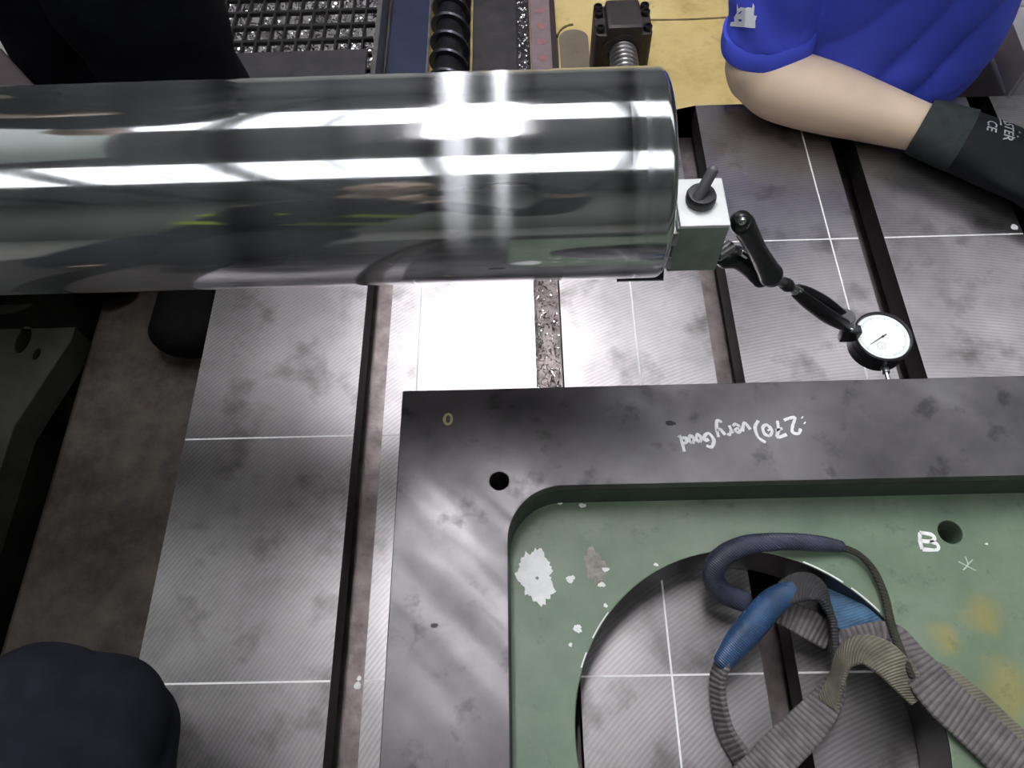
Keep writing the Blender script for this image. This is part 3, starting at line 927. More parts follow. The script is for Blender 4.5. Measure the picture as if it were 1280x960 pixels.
# wide grey webbing running off over the green floor
strap('webbing', [S(1048, 800, 0.052, (0.1, 0.5, 0.8), 0.016), S(1112, 790, 0.066, (0.2, 0.1, 1), 0.018), S(1142, 828, 0.072, Z, 0.030), S(1175, 868, 0.071, Z, 0.036), S(1215, 905, 0.068, Z, 0.037), S(1250, 938, 0.067, Z, 0.037), S(1300, 985, 0.066, Z, 0.037), S(1360, 1050, 0.066, Z, 0.037)], 0.036, 0.0055, 'web', 'grey ribbed webbing run')
strap('webbing', [S(1150, 830, 0.066, (0.3, 0.3, 1), 0.020), S(1185, 858, 0.064, Z, 0.032), S(1225, 895, 0.062, Z, 0.036), S(1262, 930, 0.062, Z, 0.036), S(1310, 975, 0.062, Z, 0.036)], 0.036, 0.003, 'tan_web', 'pale worn underside of the webbing')
# tan strap arching out of the hole
strap('webbing', [S(1150, 872, 0.066, (-0.3, -0.2, 1), 0.020), S(1128, 845, 0.074, (-0.2, 0.0, 1), 0.026), S(1104, 822, 0.082, (0, -0.2, 1), 0.028), S(1078, 812, 0.080, (-0.3, -0.1, 1), 0.024), S(1056, 822, 0.066, (-0.8, 0.1, 0.5), 0.020), S(1046, 850, 0.050, (-0.9, 0, 0.3), 0.018), S(1035, 880, 0.038, (-0.6, 0.1, 0.7), 0.020)], 0.026, 0.004, 'tan_web', 'tan worn strap arching over')
# ribbed grey strap at the bottom of the picture
strap('webbing', [S(1048, 846, 0.044, (-0.85, 0.3, 0.4), 0.020), S(1036, 872, 0.036, (-0.5, 0.3, 0.8), 0.026), S(1010, 905, 0.030, (-0.3, 0.2, 1), 0.032), S(975, 940, 0.026, (-0.2, 0.2, 1), 0.034), S(945, 972, 0.022, Z, 0.034), S(900, 1010, 0.018, Z, 0.034)], 0.034, 0.005, 'web', 'grey ribbed webbing coil')
# dark edge-on strap falling from the arch
strap('webbing', [S(980, 742, 0.060, (0, 0.2, 1), 0.022), S(1004, 733, 0.064, (0.1, 0.2, 1), 0.026), S(1026, 740, 0.062, (0.7, 0.1, 0.7), 0.024), S(1038, 768, 0.052, (0.95, 0.1, 0.3), 0.024), S(1043, 800, 0.046, (0.95, 0.1, 0.3), 0.022), S(1046, 835, 0.042, (0.9, 0.1, 0.4), 0.018), S(1044, 868, 0.032, (0.9, 0.2, 0.3), 0.014), S(1034, 905, 0.018, (0.9, 0.3, 0.3), 0.012)], 0.022, 0.006, 'dark_web', 'dark strap folded down')
# ribbed strap crossing below the arch
strap('webbing', [S(968, 762, 0.034, (0, -0.3, 1), 0.020), S(990, 770, 0.040, (0, -0.4, 0.9), 0.024), S(1014, 782, 0.040, (0.1, -0.4, 0.9), 0.026), S(1036, 796, 0.034, (0.3, -0.3, 0.9), 0.024)], 0.024, 0.004, 'web')
# pale blue flat piece
strap('webbing', [S(1030, 738, 0.030, (-0.1, -0.4, 0.9), 0.018), S(1056, 764, 0.040, (-0.1, -0.45, 0.9), 0.032), S(1086, 786, 0.050, (-0.1, -0.4, 0.9), 0.028), S(1118, 806, 0.064, (0, -0.3, 1), 0.012)], 0.03, 0.004, 'pale_blue', 'pale blue flat webbing')
# thin grey strap edge curving down on the left
strap('webbing', [S(906, 824, 0.036, (-0.8, 0.2, 0.5), 0.018), S(897, 848, 0.028, (-0.9, 0.0, 0.4), 0.018), S(899, 880, 0.020, (-0.9, -0.1, 0.4), 0.018), S(908, 915, 0.014, (-0.8, -0.3, 0.5), 0.018), S(928, 948, 0.012, (-0.6, -0.5, 0.6), 0.020), S(955, 985, 0.012, (-0.4, -0.6, 0.7), 0.020)], 0.018, 0.006, 'web', 'narrow grey strap edge')


def sleeve(st, mat, label):
    bm = B(); loft(bm, st, 20, 6)
    uv = bm.loops.layers.uv.verify()
    for f in bm.faces:
        for lp in f.loops: lp[uv].uv = (lp.vert.co.x + lp.vert.co.y * 0.4, lp.vert.co.y + lp.vert.co.z)
    o = obj('sleeve', bm, mat, sl); o['label'] = label
    return o


def T(px, py, z, a, b):
    q = at(px, py, z); return (q.x, q.y, q.z, a, b)


sleeve([T(1050, 683, 0.067, 0.0055, 0.005), T(1020, 679, 0.070, 0.0075, 0.006), T(975, 677, 0.074, 0.008, 0.0065), T(930, 682, 0.074, 0.009, 0.007), T(900, 699, 0.066, 0.010, 0.008), T(892, 722, 0.052, 0.010, 0.008), T(906, 742, 0.040, 0.010, 0.007), T(932, 752, 0.034, 0.010, 0.006)], 'indigo_sleeve', 'dark indigo sleeve loop lying on the hole edge')
sleeve([T(905, 826, 0.036, 0.0095, 0.008), T(922, 803, 0.044, 0.012, 0.009), T(945, 776, 0.052, 0.013, 0.009), T(968, 751, 0.058, 0.012, 0.008), T(992, 738, 0.060, 0.010, 0.0065)], 'blue_sleeve', 'blue sleeve end')
bm = B(); loft(bm, [T(1050, 684, 0.066, 0.0035, 0.003), T(1072, 692, 0.068, 0.0028, 0.0028), T(1092, 713, 0.068, 0.0032, 0.0028), T(1106, 745, 0.068, 0.0034, 0.003), T(1114, 780, 0.070, 0.0036, 0.003), T(1126, 815, 0.076, 0.0038, 0.003), T(1140, 845, 0.077, 0.0028, 0.0025)], 12, 6)
uv = bm.loops.layers.uv.verify()
for f in bm.faces:
    for lp in f.loops: lp[uv].uv = (lp.vert.co.y, lp.vert.co.x)
obj('cord', bm, 'cord', sl)['label'] = 'thin blackened cord edge'

# ================================================================== LEFT SIDE: BED WAYS
wz = -0.15
bw = obj('bed_way', box(B(), -0.738, -0.31, -0.95, 0.84, -0.60, wz, 0.006), 'way')
tag(bw, 'oily brown cast iron bed way beside the table edge', 'machine bed')
lc = thing('bed_casting', 'dark grey bed casting with oval holes beyond the brown way', 'machine bed', (-0.95, 0.35, -0.60))
hA = at(28, 425, -0.12); hB = at(45, 442, -0.12); hC = at(5, 372, -0.12)
ell = lambda q, a, b, n=32: [(q.x + a * math.cos(2 * PI * i / n), q.y + b * math.sin(2 * PI * i / n)) for i in range(n)]
obj('bed_flange', shape2d([[(-1.1, -0.95), (-0.785, -0.95), (-0.785, 0.33), (-0.745, 0.46), (-0.745, 0.48), (-1.1, 0.48)], ell(hA, 0.010, 0.020), ell(hB, 0.005, 0.009), ell(hC, 0.05, 0.028)], -0.17, -0.12, 0.002), 'cast', lc)
obj('bed_wall', box(B(), -1.08, -0.84, -0.9, 0.47, -0.60, -0.20, 0.01), 'cast', lc)
q0 = at(0, 58, 0.12); q1 = at(44, 106, 0.12)
gb = obj('brown_casting', shape2d([[(q0.x, q0.y), (q1.x, q1.y), (q1.x - 0.02, q1.y - 0.06), (q1.x - 0.35, q1.y - 0.06), (q0.x - 0.30, q0.y + 0.02)]], 0.06, 0.12, 0.004), 'red_bar')
tag(gb, 'dull brown cast corner beside the dark trousers', 'casting')
bk = obj('casting_bracket', box(B(), q0.x - 0.22, q0.x - 0.02, 0.52, 0.66, -0.60, 0.058, 0.01), 'cast'); tag(bk, 'dark bracket under the brown cast corner', 'bracket')

# ================================================================== BACKGROUND BEHIND THE SPINDLE
FZ = -0.55
gx0, gx1 = -0.98, -0.485
gr = thing('floor_grating', 'black steel grating over bright metal chips', 'grating', (-0.72, 1.7, -0.50))
gz = -0.50
xs = [gx0 + 0.0335 * k for k in range(16)]
L0 = None
for x in xs:
    if L0 is None:
        L0 = obj('bearing_bar', box(B(), x - 0.0022, x + 0.0022, 1.36, 2.05, gz - 0.018, gz), 'grate', gr); x00 = x
    else:
        c = L0.copy(); COL.objects.link(c); c.location.x = x - x00
L1 = None
for k in range(12):
    y = 1.40 + 0.056 * k
    if L1 is None:
        L1 = obj('cross_bar', box(B(), gx0, gx1, y - 0.0035, y + 0.0035, gz - 0.012, gz + 0.001), 'grate', gr); y00 = y
    else:
        c = L1.copy(); COL.objects.link(c); c.location.y = y - y00
for nm, a in (('edge_rail', (gx1 + 0.008, gx1 + 0.020)),):
    obj(nm, box(B(), *a, 1.0, 2.05, gz - 0.06, gz + 0.02, 0.002), 'rail', gr)
tr = obj('chip_tray', box(B(), -1.05, -0.47, 1.1, 2.1, -0.60, -0.575), 'pale_block'); tag(tr, 'pale grey tray below the floor grating', 'tray')
o = obj('swarf', swarf(3800, -0.99, -0.475, 1.36, 2.05, -0.572, -0.535, 0.020, 11), 'swarf', None, (-0.75, 1.7, -0.575))
tag(o, 'curled bright chips heaped under the grating', 'metal chips', kind='stuff')
q0 = at(215, 67, -0.42); q1 = at(459, 63, -0.42)
cp = obj('cover_plate', box(B(), at(214, 66, -0.44).x, at(459, 64, -0.44).x, at(330, 100, -0.44).y - 0.05, at(330, 65, -0.44).y, -0.452, -0.44, 0.002), 'dark_steel')
tag(cp, 'dark grey sheet steel cover in front of the grating', 'cover plate')
ch = obj('chip_channel', box(B(), -0.455, -0.350, 0.9, 2.4, -0.60, -0.545, 0.003), 'blue_steel'); tag(ch, 'blue black steel channel beside the auger', 'channel')
# auger
ag = thing('chip_auger', 'dark screw auger lying on the yellow floor', 'auger', (-0.303, 1.6, FZ))
axx, agz = -0.292, -0.495
AR = 0.050
obj('shaft', tube(B(), (axx, 0.95, agz), (axx, 2.3, agz), 0.036, n=28), 'auger', ag)
bm = B(); pit = 0.066; nt_ = int((2.28 - 0.97) / pit * 24); L = []
for i in range(nt_ + 1):
    t = 2 * PI * i / 24; y = 0.97 + pit * i / 24
    u = Vector((math.cos(t), 0, math.sin(t))); c = Vector((axx, y, agz)); hy = Vector((0, 1, 0))
    L.append([c + u * 0.034 - hy * 0.006, c + u * (AR - 0.002) - hy * 0.006, c + u * AR, c + u * (AR - 0.002) + hy * 0.006, c + u * 0.034 + hy * 0.006])
rings(bm, L); bmesh.ops.recalc_face_normals(bm, faces=bm.faces)
obj('flight', bm, 'auger', ag)
tf = obj('trough_floor', box(B(), -0.349, -0.247, 0.9, 2.4, -0.60, FZ), 'floor'); struct(tf, 'yellow painted floor strip under the auger', 'floor')
tl = obj('trough_lip', box(B(), -0.352, -0.3465, 0.9, 2.4, -0.545, -0.515, 0.001), 'rail'); tag(tl, 'thin worn steel lip beside the auger', 'trough lip')
dc_ = obj('way_cover', box(B(), -0.240, -0.128, 0.9, 2.4, -0.55, -0.53, 0.003), 'dark_steel'); tag(dc_, 'dark steel way cover right of the auger', 'way cover')
gt = obj('chip_gutter', box(B(), -0.128, -0.095, 0.9, 2.4, -0.55, -0.546), 'dark_steel'); tag(gt, 'narrow gutter between way cover and mauve bar', 'gutter')
o = obj('swarf', swarf(500, -0.126, -0.097, 1.3, 2.1, -0.546, -0.538, 0.010, 21), 'swarf', None, (-0.11, 1.7, -0.546))
tag(o, 'dull chips caught in the narrow gutter beside the mauve bar', 'metal chips', kind='stuff')
rb = thing('guide_bar', 'mauve brown painted guide bar with faded red marks', 'guide bar', (-0.065, 1.6, FZ))
obj('bar', box(B(), -0.093, -0.042, 0.9, 2.4, FZ, -0.522, 0.002), 'red_bar', rb)
obj('bar_edge', box(B(), -0.0418, -0.028, 0.9, 2.4, FZ, -0.530, 0.002), 'bracket', rb)
for k, y in enumerate((1.50, 1.56, 1.62, 1.68, 1.74)):
    obj('red_mark', shape2d([blob(-0.067, y, 0.011, 0.012, 28, 0.5, 40 + k)], -0.522, -0.5214), 'red_mark', rb)
# brown round-topped cover on the yellow floor
c0 = at(702, 90, FZ); c1 = at(738, 90, FZ); ctop = at(720, 39, FZ)
r = (c1.x - c0.x) / 2; cxm = (c0.x + c1.x) / 2
pts = [(cxm - r, 1.0), (cxm + r, 1.0)] + [(cxm + r * math.cos(t) * 1.03, ctop.y - 0.9 * r + 0.9 * r * math.sin(t)) for t in [PI * i / 20 for i in range(21)]]
cv = obj('access_cover', shape2d([pts], FZ, FZ + 0.006, 0.001), 'brown_cover'); tag(cv, 'brown round-topped cover let into the yellow floor', 'cover plate')
bm = B(); r2 = r * 1.25
bmpts = [(cxm - r2, 1.0), (cxm - r2, 1.3)] + [(cxm - r2 + 0.002 + r2 * (1 - math.cos(t)) * 1.0, ctop.y - r + 1.35 * r2 * math.sin(t)) for t in [PI / 2 * i / 10 for i in range(11)]]
stroke(bm, bmpts, 0.006, FZ, 0.003, 2)
obj('weld_seam', bm, 'seam', yf)
bm = B(); a_, b_ = at(808, 25, FZ), at(908, 22, FZ)
stroke(bm, [(a_.x, a_.y), ((a_.x + b_.x) / 2, (a_.y + b_.y) / 2 - 0.003), (b_.x, b_.y)], 0.007, FZ, 0.001)
obj('weld_seam', bm, 'seam', yf)
# bearing housing with threaded screw
hx = (at(742, 60, -0.45).x + at(812, 60, -0.45).x) / 2
hy0 = at(776, 60, -0.45).y
bh = thing('screw_bearing', 'dark bearing housing with bolts holding the threaded screw', 'bearing block', (hx, hy0 + 0.1, FZ))
hw_ = (at(812, 60, -0.45).x - at(742, 60, -0.45).x) / 2
ym = at(776, 44, -0.40).y
obj('flange', shape2d([rrect(hx - hw_, hx + hw_, ym, ym + 0.105, 0.012, 4)], FZ, -0.40, 0.003), 'bracket', bh)
obj('housing', box(B(), hx - hw_ * 0.62, hx + hw_ * 0.62, ym - 0.006, ym + 0.095, FZ, -0.376, 0.010), 'bracket', bh)
bm = B(); tubec = (hx, ym - 0.012, -0.442)
lathe(bm, (hx, ym - 0.009, -0.442), (0, 1, 0), [(0.036, 0), (0.048, 0), (0.048, 0.02), (0.036, 0.02), (0.036, 0)], 36)
obj('bearing_ring', bm, 'bracket', bh)
for dx in (-0.83, 0.83):
    for yy in (ym + 0.018, ym + 0.070, ym + 0.092):
        obj('bolt', lathe(B(), (hx + dx * hw_, yy, -0.401), (0, 0, 1), [(0, 0), (0.0105, 0), (0.0105, 0.010), (0.009, 0.012), (0.006, 0.012), (0.005, 0.007), (0, 0.007)], 12), 'black_satin', bh)
bm = B(); y0, y1 = 0.62, ym + 0.02; NS = 520; L = []
for i in range(NS + 1):
    y = y0 + (y1 - y0) * i / NS
    L.append([Vector((hx + math.cos(t) * rr, y, -0.442 + math.sin(t) * rr)) for t, rr in [(2 * PI * k / 20, 0.029 + 0.0035 * math.sin(2 * PI * (y / 0.014) - 2 * PI * k / 20)) for k in range(20)]])
rings(bm, L); bmesh.ops.recalc_face_normals(bm, faces=bm.faces)
ls = obj('lead_screw', bm, 'rail', None, (hx, 1.0, -0.472)); tag(ls, 'shiny threaded lead screw running under the spindle', 'lead screw')
sb = obj('screw_support', box(B(), hx - 0.03, hx + 0.03, 0.62, 0.68, -0.55, -0.475, 0.004), 'bracket'); tag(sb, 'dark support under the lead screw beneath the table', 'bracket')
# grey machine covers at the right edge, behind the operator
gcx = at(1262, 60, -0.05)
gc = obj('machine_cover', box(B(), 0.585, 1.4, 0.80, 1.5, -0.60, -0.05, 0.006), 'dull_grey'); tag(gc, 'dull grey machine cover behind the blue shirt', 'machine cover')
e0 = at(1268, 42, 0.0); e1 = at(1286, 88, 0.0)
dv = Vector((e1.x - e0.x, e1.y - e0.y, 0)).normalized(); ang = math.atan2(dv.y, dv.x)
pb = obj('pale_block', box(B(), -0.06, 0.075, 0.0, 0.12, -0.0495, 0.0, 0.004, Matrix.Translation((e0.x, e0.y, 0)) @ Matrix.Rotation(ang, 4, 'Z')), 'pale_block')
tag(pb, 'pale grey block on the machine cover at the picture edge', 'block')

# ================================================================== PEOPLE
def head(bm, c, fwd, s=1.0):
    """head with face; c = centre, fwd = facing direction"""
    f = Vector(fwd).normalized(); u = Vector((0, 0, 1)); sd = f.cross(u).normalized(); u = sd.cross(f).normalized()
    P = lambda a, b, d: Vector(c) + sd * a * s + f * b * s + u * d * s
    n0 = len(bm.verts)
    bmesh.ops.create_uvsphere(bm, u_segments=28, v_segments=20, radius=1.0)
    bm.verts.ensure_lookup_table()
    for v in bm.verts[n0:]:
        x, y, z = v.co
        taper = 1.0 if z > -0.1 else 1.0 + 0.28 * (z + 0.1)
        v.co = P(x * 0.076 * taper, y * 0.096 + (0.010 if z < -0.2 else 0), z * 0.115)
    for st in ([(0, 0.094, 0.02, 0.008, 0.008), (0, 0.108, -0.018, 0.013, 0.012), (0, 0.098, -0.028, 0.012, 0.008)],
               [(-0.022, 0.094, -0.058, 0.006, 0.005), (0, 0.099, -0.056, 0.008, 0.007), (0.022, 0.094, -0.058, 0.006, 0.005)],
               [(-0.045, 0.080, 0.022, 0.008, 0.007), (-0.02, 0.092, 0.026, 0.009, 0.007)], [(0.045, 0.080, 0.022, 0.008, 0.007), (0.02, 0.092, 0.026, 0.009, 0.007)],
               [(-0.078, 0.0, 0.020, 0.008, 0.014), (-0.080, -0.006, -0.022, 0.007, 0.011)], [(0.078, 0.0, 0.020, 0.008, 0.014), (0.080, -0.006, -0.022, 0.007, 0.011)]):
        loft(bm, [(*P(a, b, d), r1, r2) for a, b, d, r1, r2 in st], 10, 3)
    return P


def hair_cap(P, parent):
    bm = B(); bmesh.ops.create_uvsphere(bm, u_segments=28, v_segments=18, radius=1.0)
    dele = []
    for v in bm.verts:
        x, y, z = v.co
        if z < 0.05 + 0.75 * max(0, y) - 0.35 * max(0, -y): dele.append(v)
        v.co = P(x * 0.083, y * 0.102 - 0.004, z * 0.124)
    bmesh.ops.delete(bm, geom=dele, context='VERTS')
    bmesh.ops.solidify(bm, geom=bm.faces[:], thickness=0.006)
    obj('hair', bm, 'hair', parent)


def eyes(P, parent):
    for s in (-1, 1):
        bm = B(); bmesh.ops.create_icosphere(bm, subdivisions=2, radius=0.008)
        bmesh.ops.translate(bm, verts=bm.verts, vec=P(s * 0.031, 0.083, 0.008))
        obj('eye', bm, 'ink', parent)


def hand(bm, wr, d, side, up=(0, 0, 1), curl=0.35, s=1.0):
    """palm, four fingers, thumb. d = pointing direction, side = thumb side, up = back of the hand"""
    d = Vector(d).normalized(); u = Vector(up); u = (u - d * u.dot(d)).normalized(); t = Vector(side); t = (t - d * t.dot(d) - u * t.dot(u)).normalized()
    W = Vector(wr)
    Q = lambda a, b, c: W + d * a * s + t * b * s + u * c * s
    # stations: loft frame side vector follows `up` x d, so give widths as side radius
    loft(bm, [(*Q(-0.01, 0, 0), 0.029 * s, 0.021 * s), (*Q(0.025, 0, 0.002), 0.036 * s, 0.019 * s), (*Q(0.06, 0, 0.004), 0.043 * s, 0.017 * s), (*Q(0.085, 0, 0.002), 0.042 * s, 0.014 * s)], 20, 4, up=tuple(u))
    for b, L, r in ((0.031, 0.070, 0.0095), (0.0105, 0.078, 0.0100), (-0.0105, 0.073, 0.0095), (-0.031, 0.058, 0.0085)):
        c1, c2, c3 = curl * 0.5, curl * 1.3, curl * 2.2
        p0 = (0.082, 0.0); p1 = (p0[0] + L * 0.45 * math.cos(c1), -L * 0.45 * math.sin(c1))
        p2 = (p1[0] + L * 0.32 * math.cos(c2), p1[1] - L * 0.32 * math.sin(c2)); p3 = (p2[0] + L * 0.23 * math.cos(c3), p2[1] - L * 0.23 * math.sin(c3))
        loft(bm, [(*Q(p0[0] - 0.015, b * 0.95, 0), r * s, r * s), (*Q(p0[0] + L * 0.2, b * 1.04, -L * 0.08), r * s, r * s), (*Q(p1[0], b * 1.08, p1[1]), r * 1.05 * s, r * 1.02 * s), (*Q(p2[0], b * 1.08, p2[1]), r * 0.95 * s, r * 0.92 * s), (*Q(p3[0], b * 1.06, p3[1]), r * 0.78 * s, r * 0.75 * s)], 12, 4, up=tuple(u))
    loft(bm, [(*Q(0.012, 0.022, -0.004), 0.015 * s, 0.014 * s), (*Q(0.040, 0.044, -0.008), 0.0125 * s, 0.0125 * s), (*Q(0.066, 0.055, -0.012), 0.011 * s, 0.011 * s), (*Q(0.088, 0.057, -0.015), 0.0085 * s, 0.0085 * s)], 12, 4, up=tuple(u))
    return Q


from mathutils.bvhtree import BVHTree
# ---------------- operator in the blue shirt, forearm resting on the table
op = thing('person', 'person in blue polo shirt with black glove resting a bare forearm on the table', 'person', (0.33, 0.95, -0.55))
el = Vector((0.178, 0.716, 0.047)); wr_ = Vector((0.382, 0.636, 0.040)); sh = Vector((0.195, 0.830, 0.345))
bm = B()
loft(bm, [(0.40, 0.90, -0.12, 0.125, 0.10), (0.37, 0.885, 0.0, 0.13, 0.09), (0.335, 0.86, 0.15, 0.15, 0.10), (0.335, 0.84, 0.30, 0.155, 0.095), (0.335, 0.84, 0.38, 0.105, 0.065), (0.335, 0.83, 0.44, 0.055, 0.055), (0.335, 0.81, 0.50, 0.052, 0.052)], 24, 4, up=(0, 1, 0))
HP = head(bm, (0.335, 0.775, 0.60), (-0.1, -0.85, -0.45))
arm_st = [(*sh, 0.044, 0.044), (0.193, 0.79, 0.20, 0.040, 0.040), (0.190, 0.758, 0.115, 0.041, 0.041)]
loft(bm, arm_st + [(0.185, 0.736, 0.064, 0.043, 0.044)], 20, 5, up=(0, 1, 0))
loft(bm, [(0.180, 0.732, 0.056, 0.034, 0.038), (0.205, 0.718, 0.052, 0.045, 0.045), (0.235, 0.705, 0.049, 0.0480, 0.0445), (0.28, 0.688, 0.045, 0.0455, 0.042), (0.33, 0.667, 0.041, 0.0385, 0.036), (0.375, 0.647, 0.038, 0.0325, 0.030), (0.41, 0.631, 0.036, 0.030, 0.026), (0.43, 0.62, 0.034, 0.029, 0.023)], 24, 6)
# left arm hangs and rests behind
loft(bm, [(0.475, 0.850, 0.335, 0.044, 0.044), (0.50, 0.975, 0.22, 0.041, 0.041), (0.485, 1.06, 0.13, 0.040, 0.040), (0.42, 1.06, 0.00, 0.036, 0.036), (0.38, 1.03, -0.09, 0.028, 0.028)], 18, 5, up=(0, 1, 0))
hand(bm, (0.375, 1.03, -0.10), (-0.3, -0.05, -1), (0, -1, 0.2), (0.3, 1, 0))
# legs
for s, kx in ((-1, 0.335), (1, 0.475)):
    loft(bm, [(0.405 + s * 0.065, 0.90, -0.14, 0.085, 0.085), (kx, 0.88, -0.28, 0.065, 0.065), (kx, 0.885, -0.33, 0.058, 0.058), (kx, 0.93, -0.44, 0.05, 0.05), (kx, 0.96, -0.51, 0.04, 0.04)], 18, 4, up=(0, 1, 0))
    loft(bm, [(kx, 0.985, -0.515, 0.035, 0.030), (kx, 0.92, -0.515, 0.042, 0.032), (kx, 0.84, -0.522, 0.045, 0.024)], 16, 4)
bod = obj('body', fuse(bm, 0.006, 5), 'skin', op)
hair_cap(HP, op); eyes(HP, op)
# shirt
bm = B()
loft(bm, [(0.390, 0.900, -0.07, 0.135, 0.118), (0.384, 0.893, -0.018, 0.165, 0.112), (0.364, 0.835, 0.018, 0.174, 0.128), (0.362, 0.835, 0.045, 0.173, 0.128), (0.358, 0.835, 0.09, 0.171, 0.122), (0.350, 0.84, 0.18, 0.170, 0.116), (0.338, 0.84, 0.30, 0.188, 0.118), (0.336, 0.84, 0.365, 0.165, 0.098), (0.335, 0.838, 0.405, 0.115, 0.085), (0.335, 0.83, 0.43, 0.072, 0.072)], 36, 6, up=(0, 1, 0), rnd=False)
for a, b in ((arm_st, 1), (None, 2)):
    if b == 1:
        st = [(0.235, 0.838, 0.350, 0.068, 0.068), (0.205, 0.825, 0.325, 0.066, 0.066), (0.197, 0.810, 0.27, 0.061, 0.061), (0.193, 0.785, 0.19, 0.055, 0.055), (0.193, 0.760, 0.115, 0.055, 0.050), (0.193, 0.748, 0.084, 0.057, 0.050)]
    else:
        st = [(0.43, 0.842, 0.350, 0.068, 0.068), (0.482, 0.862, 0.335, 0.068, 0.068), (0.50, 0.96, 0.24, 0.056, 0.056), (0.495, 1.00, 0.19, 0.058, 0.056)]
    loft(bm, st, 24, 6, up=(0, 1, 0), rnd=False)
sh_bm = fuse(bm, 0.005, 4)
sh_bm.normal_update()
for v in sh_bm.verts:
    x, y, z = v.co; n = v.normal
    if x > 0.225:
        g = (x - 0.30) * 0.62 - (z - 0.06) * 0.8
        fold = 0.010 * (abs(math.sin(g * 34 + 1.5 * math.sin(x * 17))) ** 0.7 - 0.6) * max(0, min(1, (0.26 - z) / 0.2)) * max(0, min(1, (x - 0.225) / 0.05))
    else:
        fold = 0.0022 * math.sin(z * 95 + x * 60 + 2 * math.sin(y * 40)) * max(0, min(1, (z - 0.095) / 0.03))
        if 0.096 < z < 0.101: fold -= 0.0012
    v.co += n * fold
shirt = obj('shirt', sh_bm, 'shirt', op)
bm = B(); L = []
for zz, e in ((0.078, 0.0), (0.078, 0.002), (0.083, 0.003), (0.099, 0.0025), (0.102, 0.0), (0.100, -0.003), (0.080, -0.003), (0.078, 0.0)):
    L.append([Vector((0.193 + (0.0560 + e) * math.cos(t), 0.749 + (zz - 0.08) * 0.35 + (0.0500 + e) * math.sin(t), zz + 0.006 + 0.004 * math.cos(t) + 0.0015 * math.sin(3 * t))) for t in [2 * PI * k / 56 for k in range(56)]])
rings(bm, L, cap=False); bmesh.ops.remove_doubles(bm, verts=bm.verts, dist=1e-5); bmesh.ops.recalc_face_normals(bm, faces=bm.faces)
obj('sleeve_hem', bm, 'shirt', shirt)
# white crest print on the sleeve
st_me = B(); st_me.from_mesh(shirt.data); bmesh.ops.translate(st_me, verts=st_me.verts, vec=WORG[shirt.name])
tree = BVHTree.FromBMesh(st_me); st_me.free()
dirv = at(928, 20, 0.15) - CAM; dirv.normalize()
cq = None
crest = [(912, 33), (913, 28), (918, 27), (917, 22), (921, 16), (921, 4), (923, 11), (926, 9), (932, 10), (935, 9), (940, 10), (941, 4), (943, 8), (942, 19), (946, 20), (944, 26), (944, 35), (938, 35), (930, 34)]
hitc = tree.ray_cast(CAM, dirv)[0]
bm = B()
zc = hitc.z if hitc else 0.15
# traced on the vertical sleeve front: convert to a plane through the hit point facing the viewer of the sleeve
pn = Vector((-0.25, -0.8, 0.5)).normalized(); sx_ = Vector((0, 0, 1)).cross(pn).normalized(); sy_ = pn.cross(sx_)
vv = []
for px, py in crest:
    d = CROT @ Vector(((px - 640) / F_PX, (480 - py) / F_PX, -1.0)); t = (hitc - CAM).dot(pn) / d.dot(pn)
    vv.append(bm.verts.new(CAM + d * t))
bm.faces.new(vv); bmesh.ops.triangulate(bm, faces=bm.faces[:])
for _ in range(3): bmesh.ops.subdivide_edges(bm, edges=[e for e in bm.edges if e.calc_length() > 0.004], cuts=1)
press_on(bm, tree, dirv, 0.0012)
obj('printed_crest', bm, 'logo', shirt)['label'] = 'white crest print on the sleeve'
# trousers and boots
bm = B()
loft(bm, [(0.395, 0.905, -0.05, 0.130, 0.105), (0.405, 0.905, -0.12, 0.135, 0.115), (0.405, 0.905, -0.19, 0.13, 0.11)], 24, 4, up=(0, 1, 0))
for s, kx in ((-1, 0.335), (1, 0.475)):
    loft(bm, [(0.405 + s * 0.065, 0.905, -0.14, 0.095, 0.095), (kx, 0.88, -0.28, 0.075, 0.075), (kx, 0.885, -0.33, 0.07, 0.07), (kx, 0.935, -0.44, 0.062, 0.062), (kx, 0.955, -0.50, 0.06, 0.06)], 18, 4, up=(0, 1, 0))
obj('trousers', fuse(bm, 0.009, 3), 'trouser', op)
for kx in (0.335, 0.475):
    bm = B(); loft(bm, [(kx, 0.99, -0.505, 0.042, 0.043), (kx, 0.92, -0.508, 0.048, 0.041), (kx, 0.83, -0.515, 0.050, 0.034)], 18, 5)
    obj('boot', fuse(bm, 0.007, 2), 'boot', op)
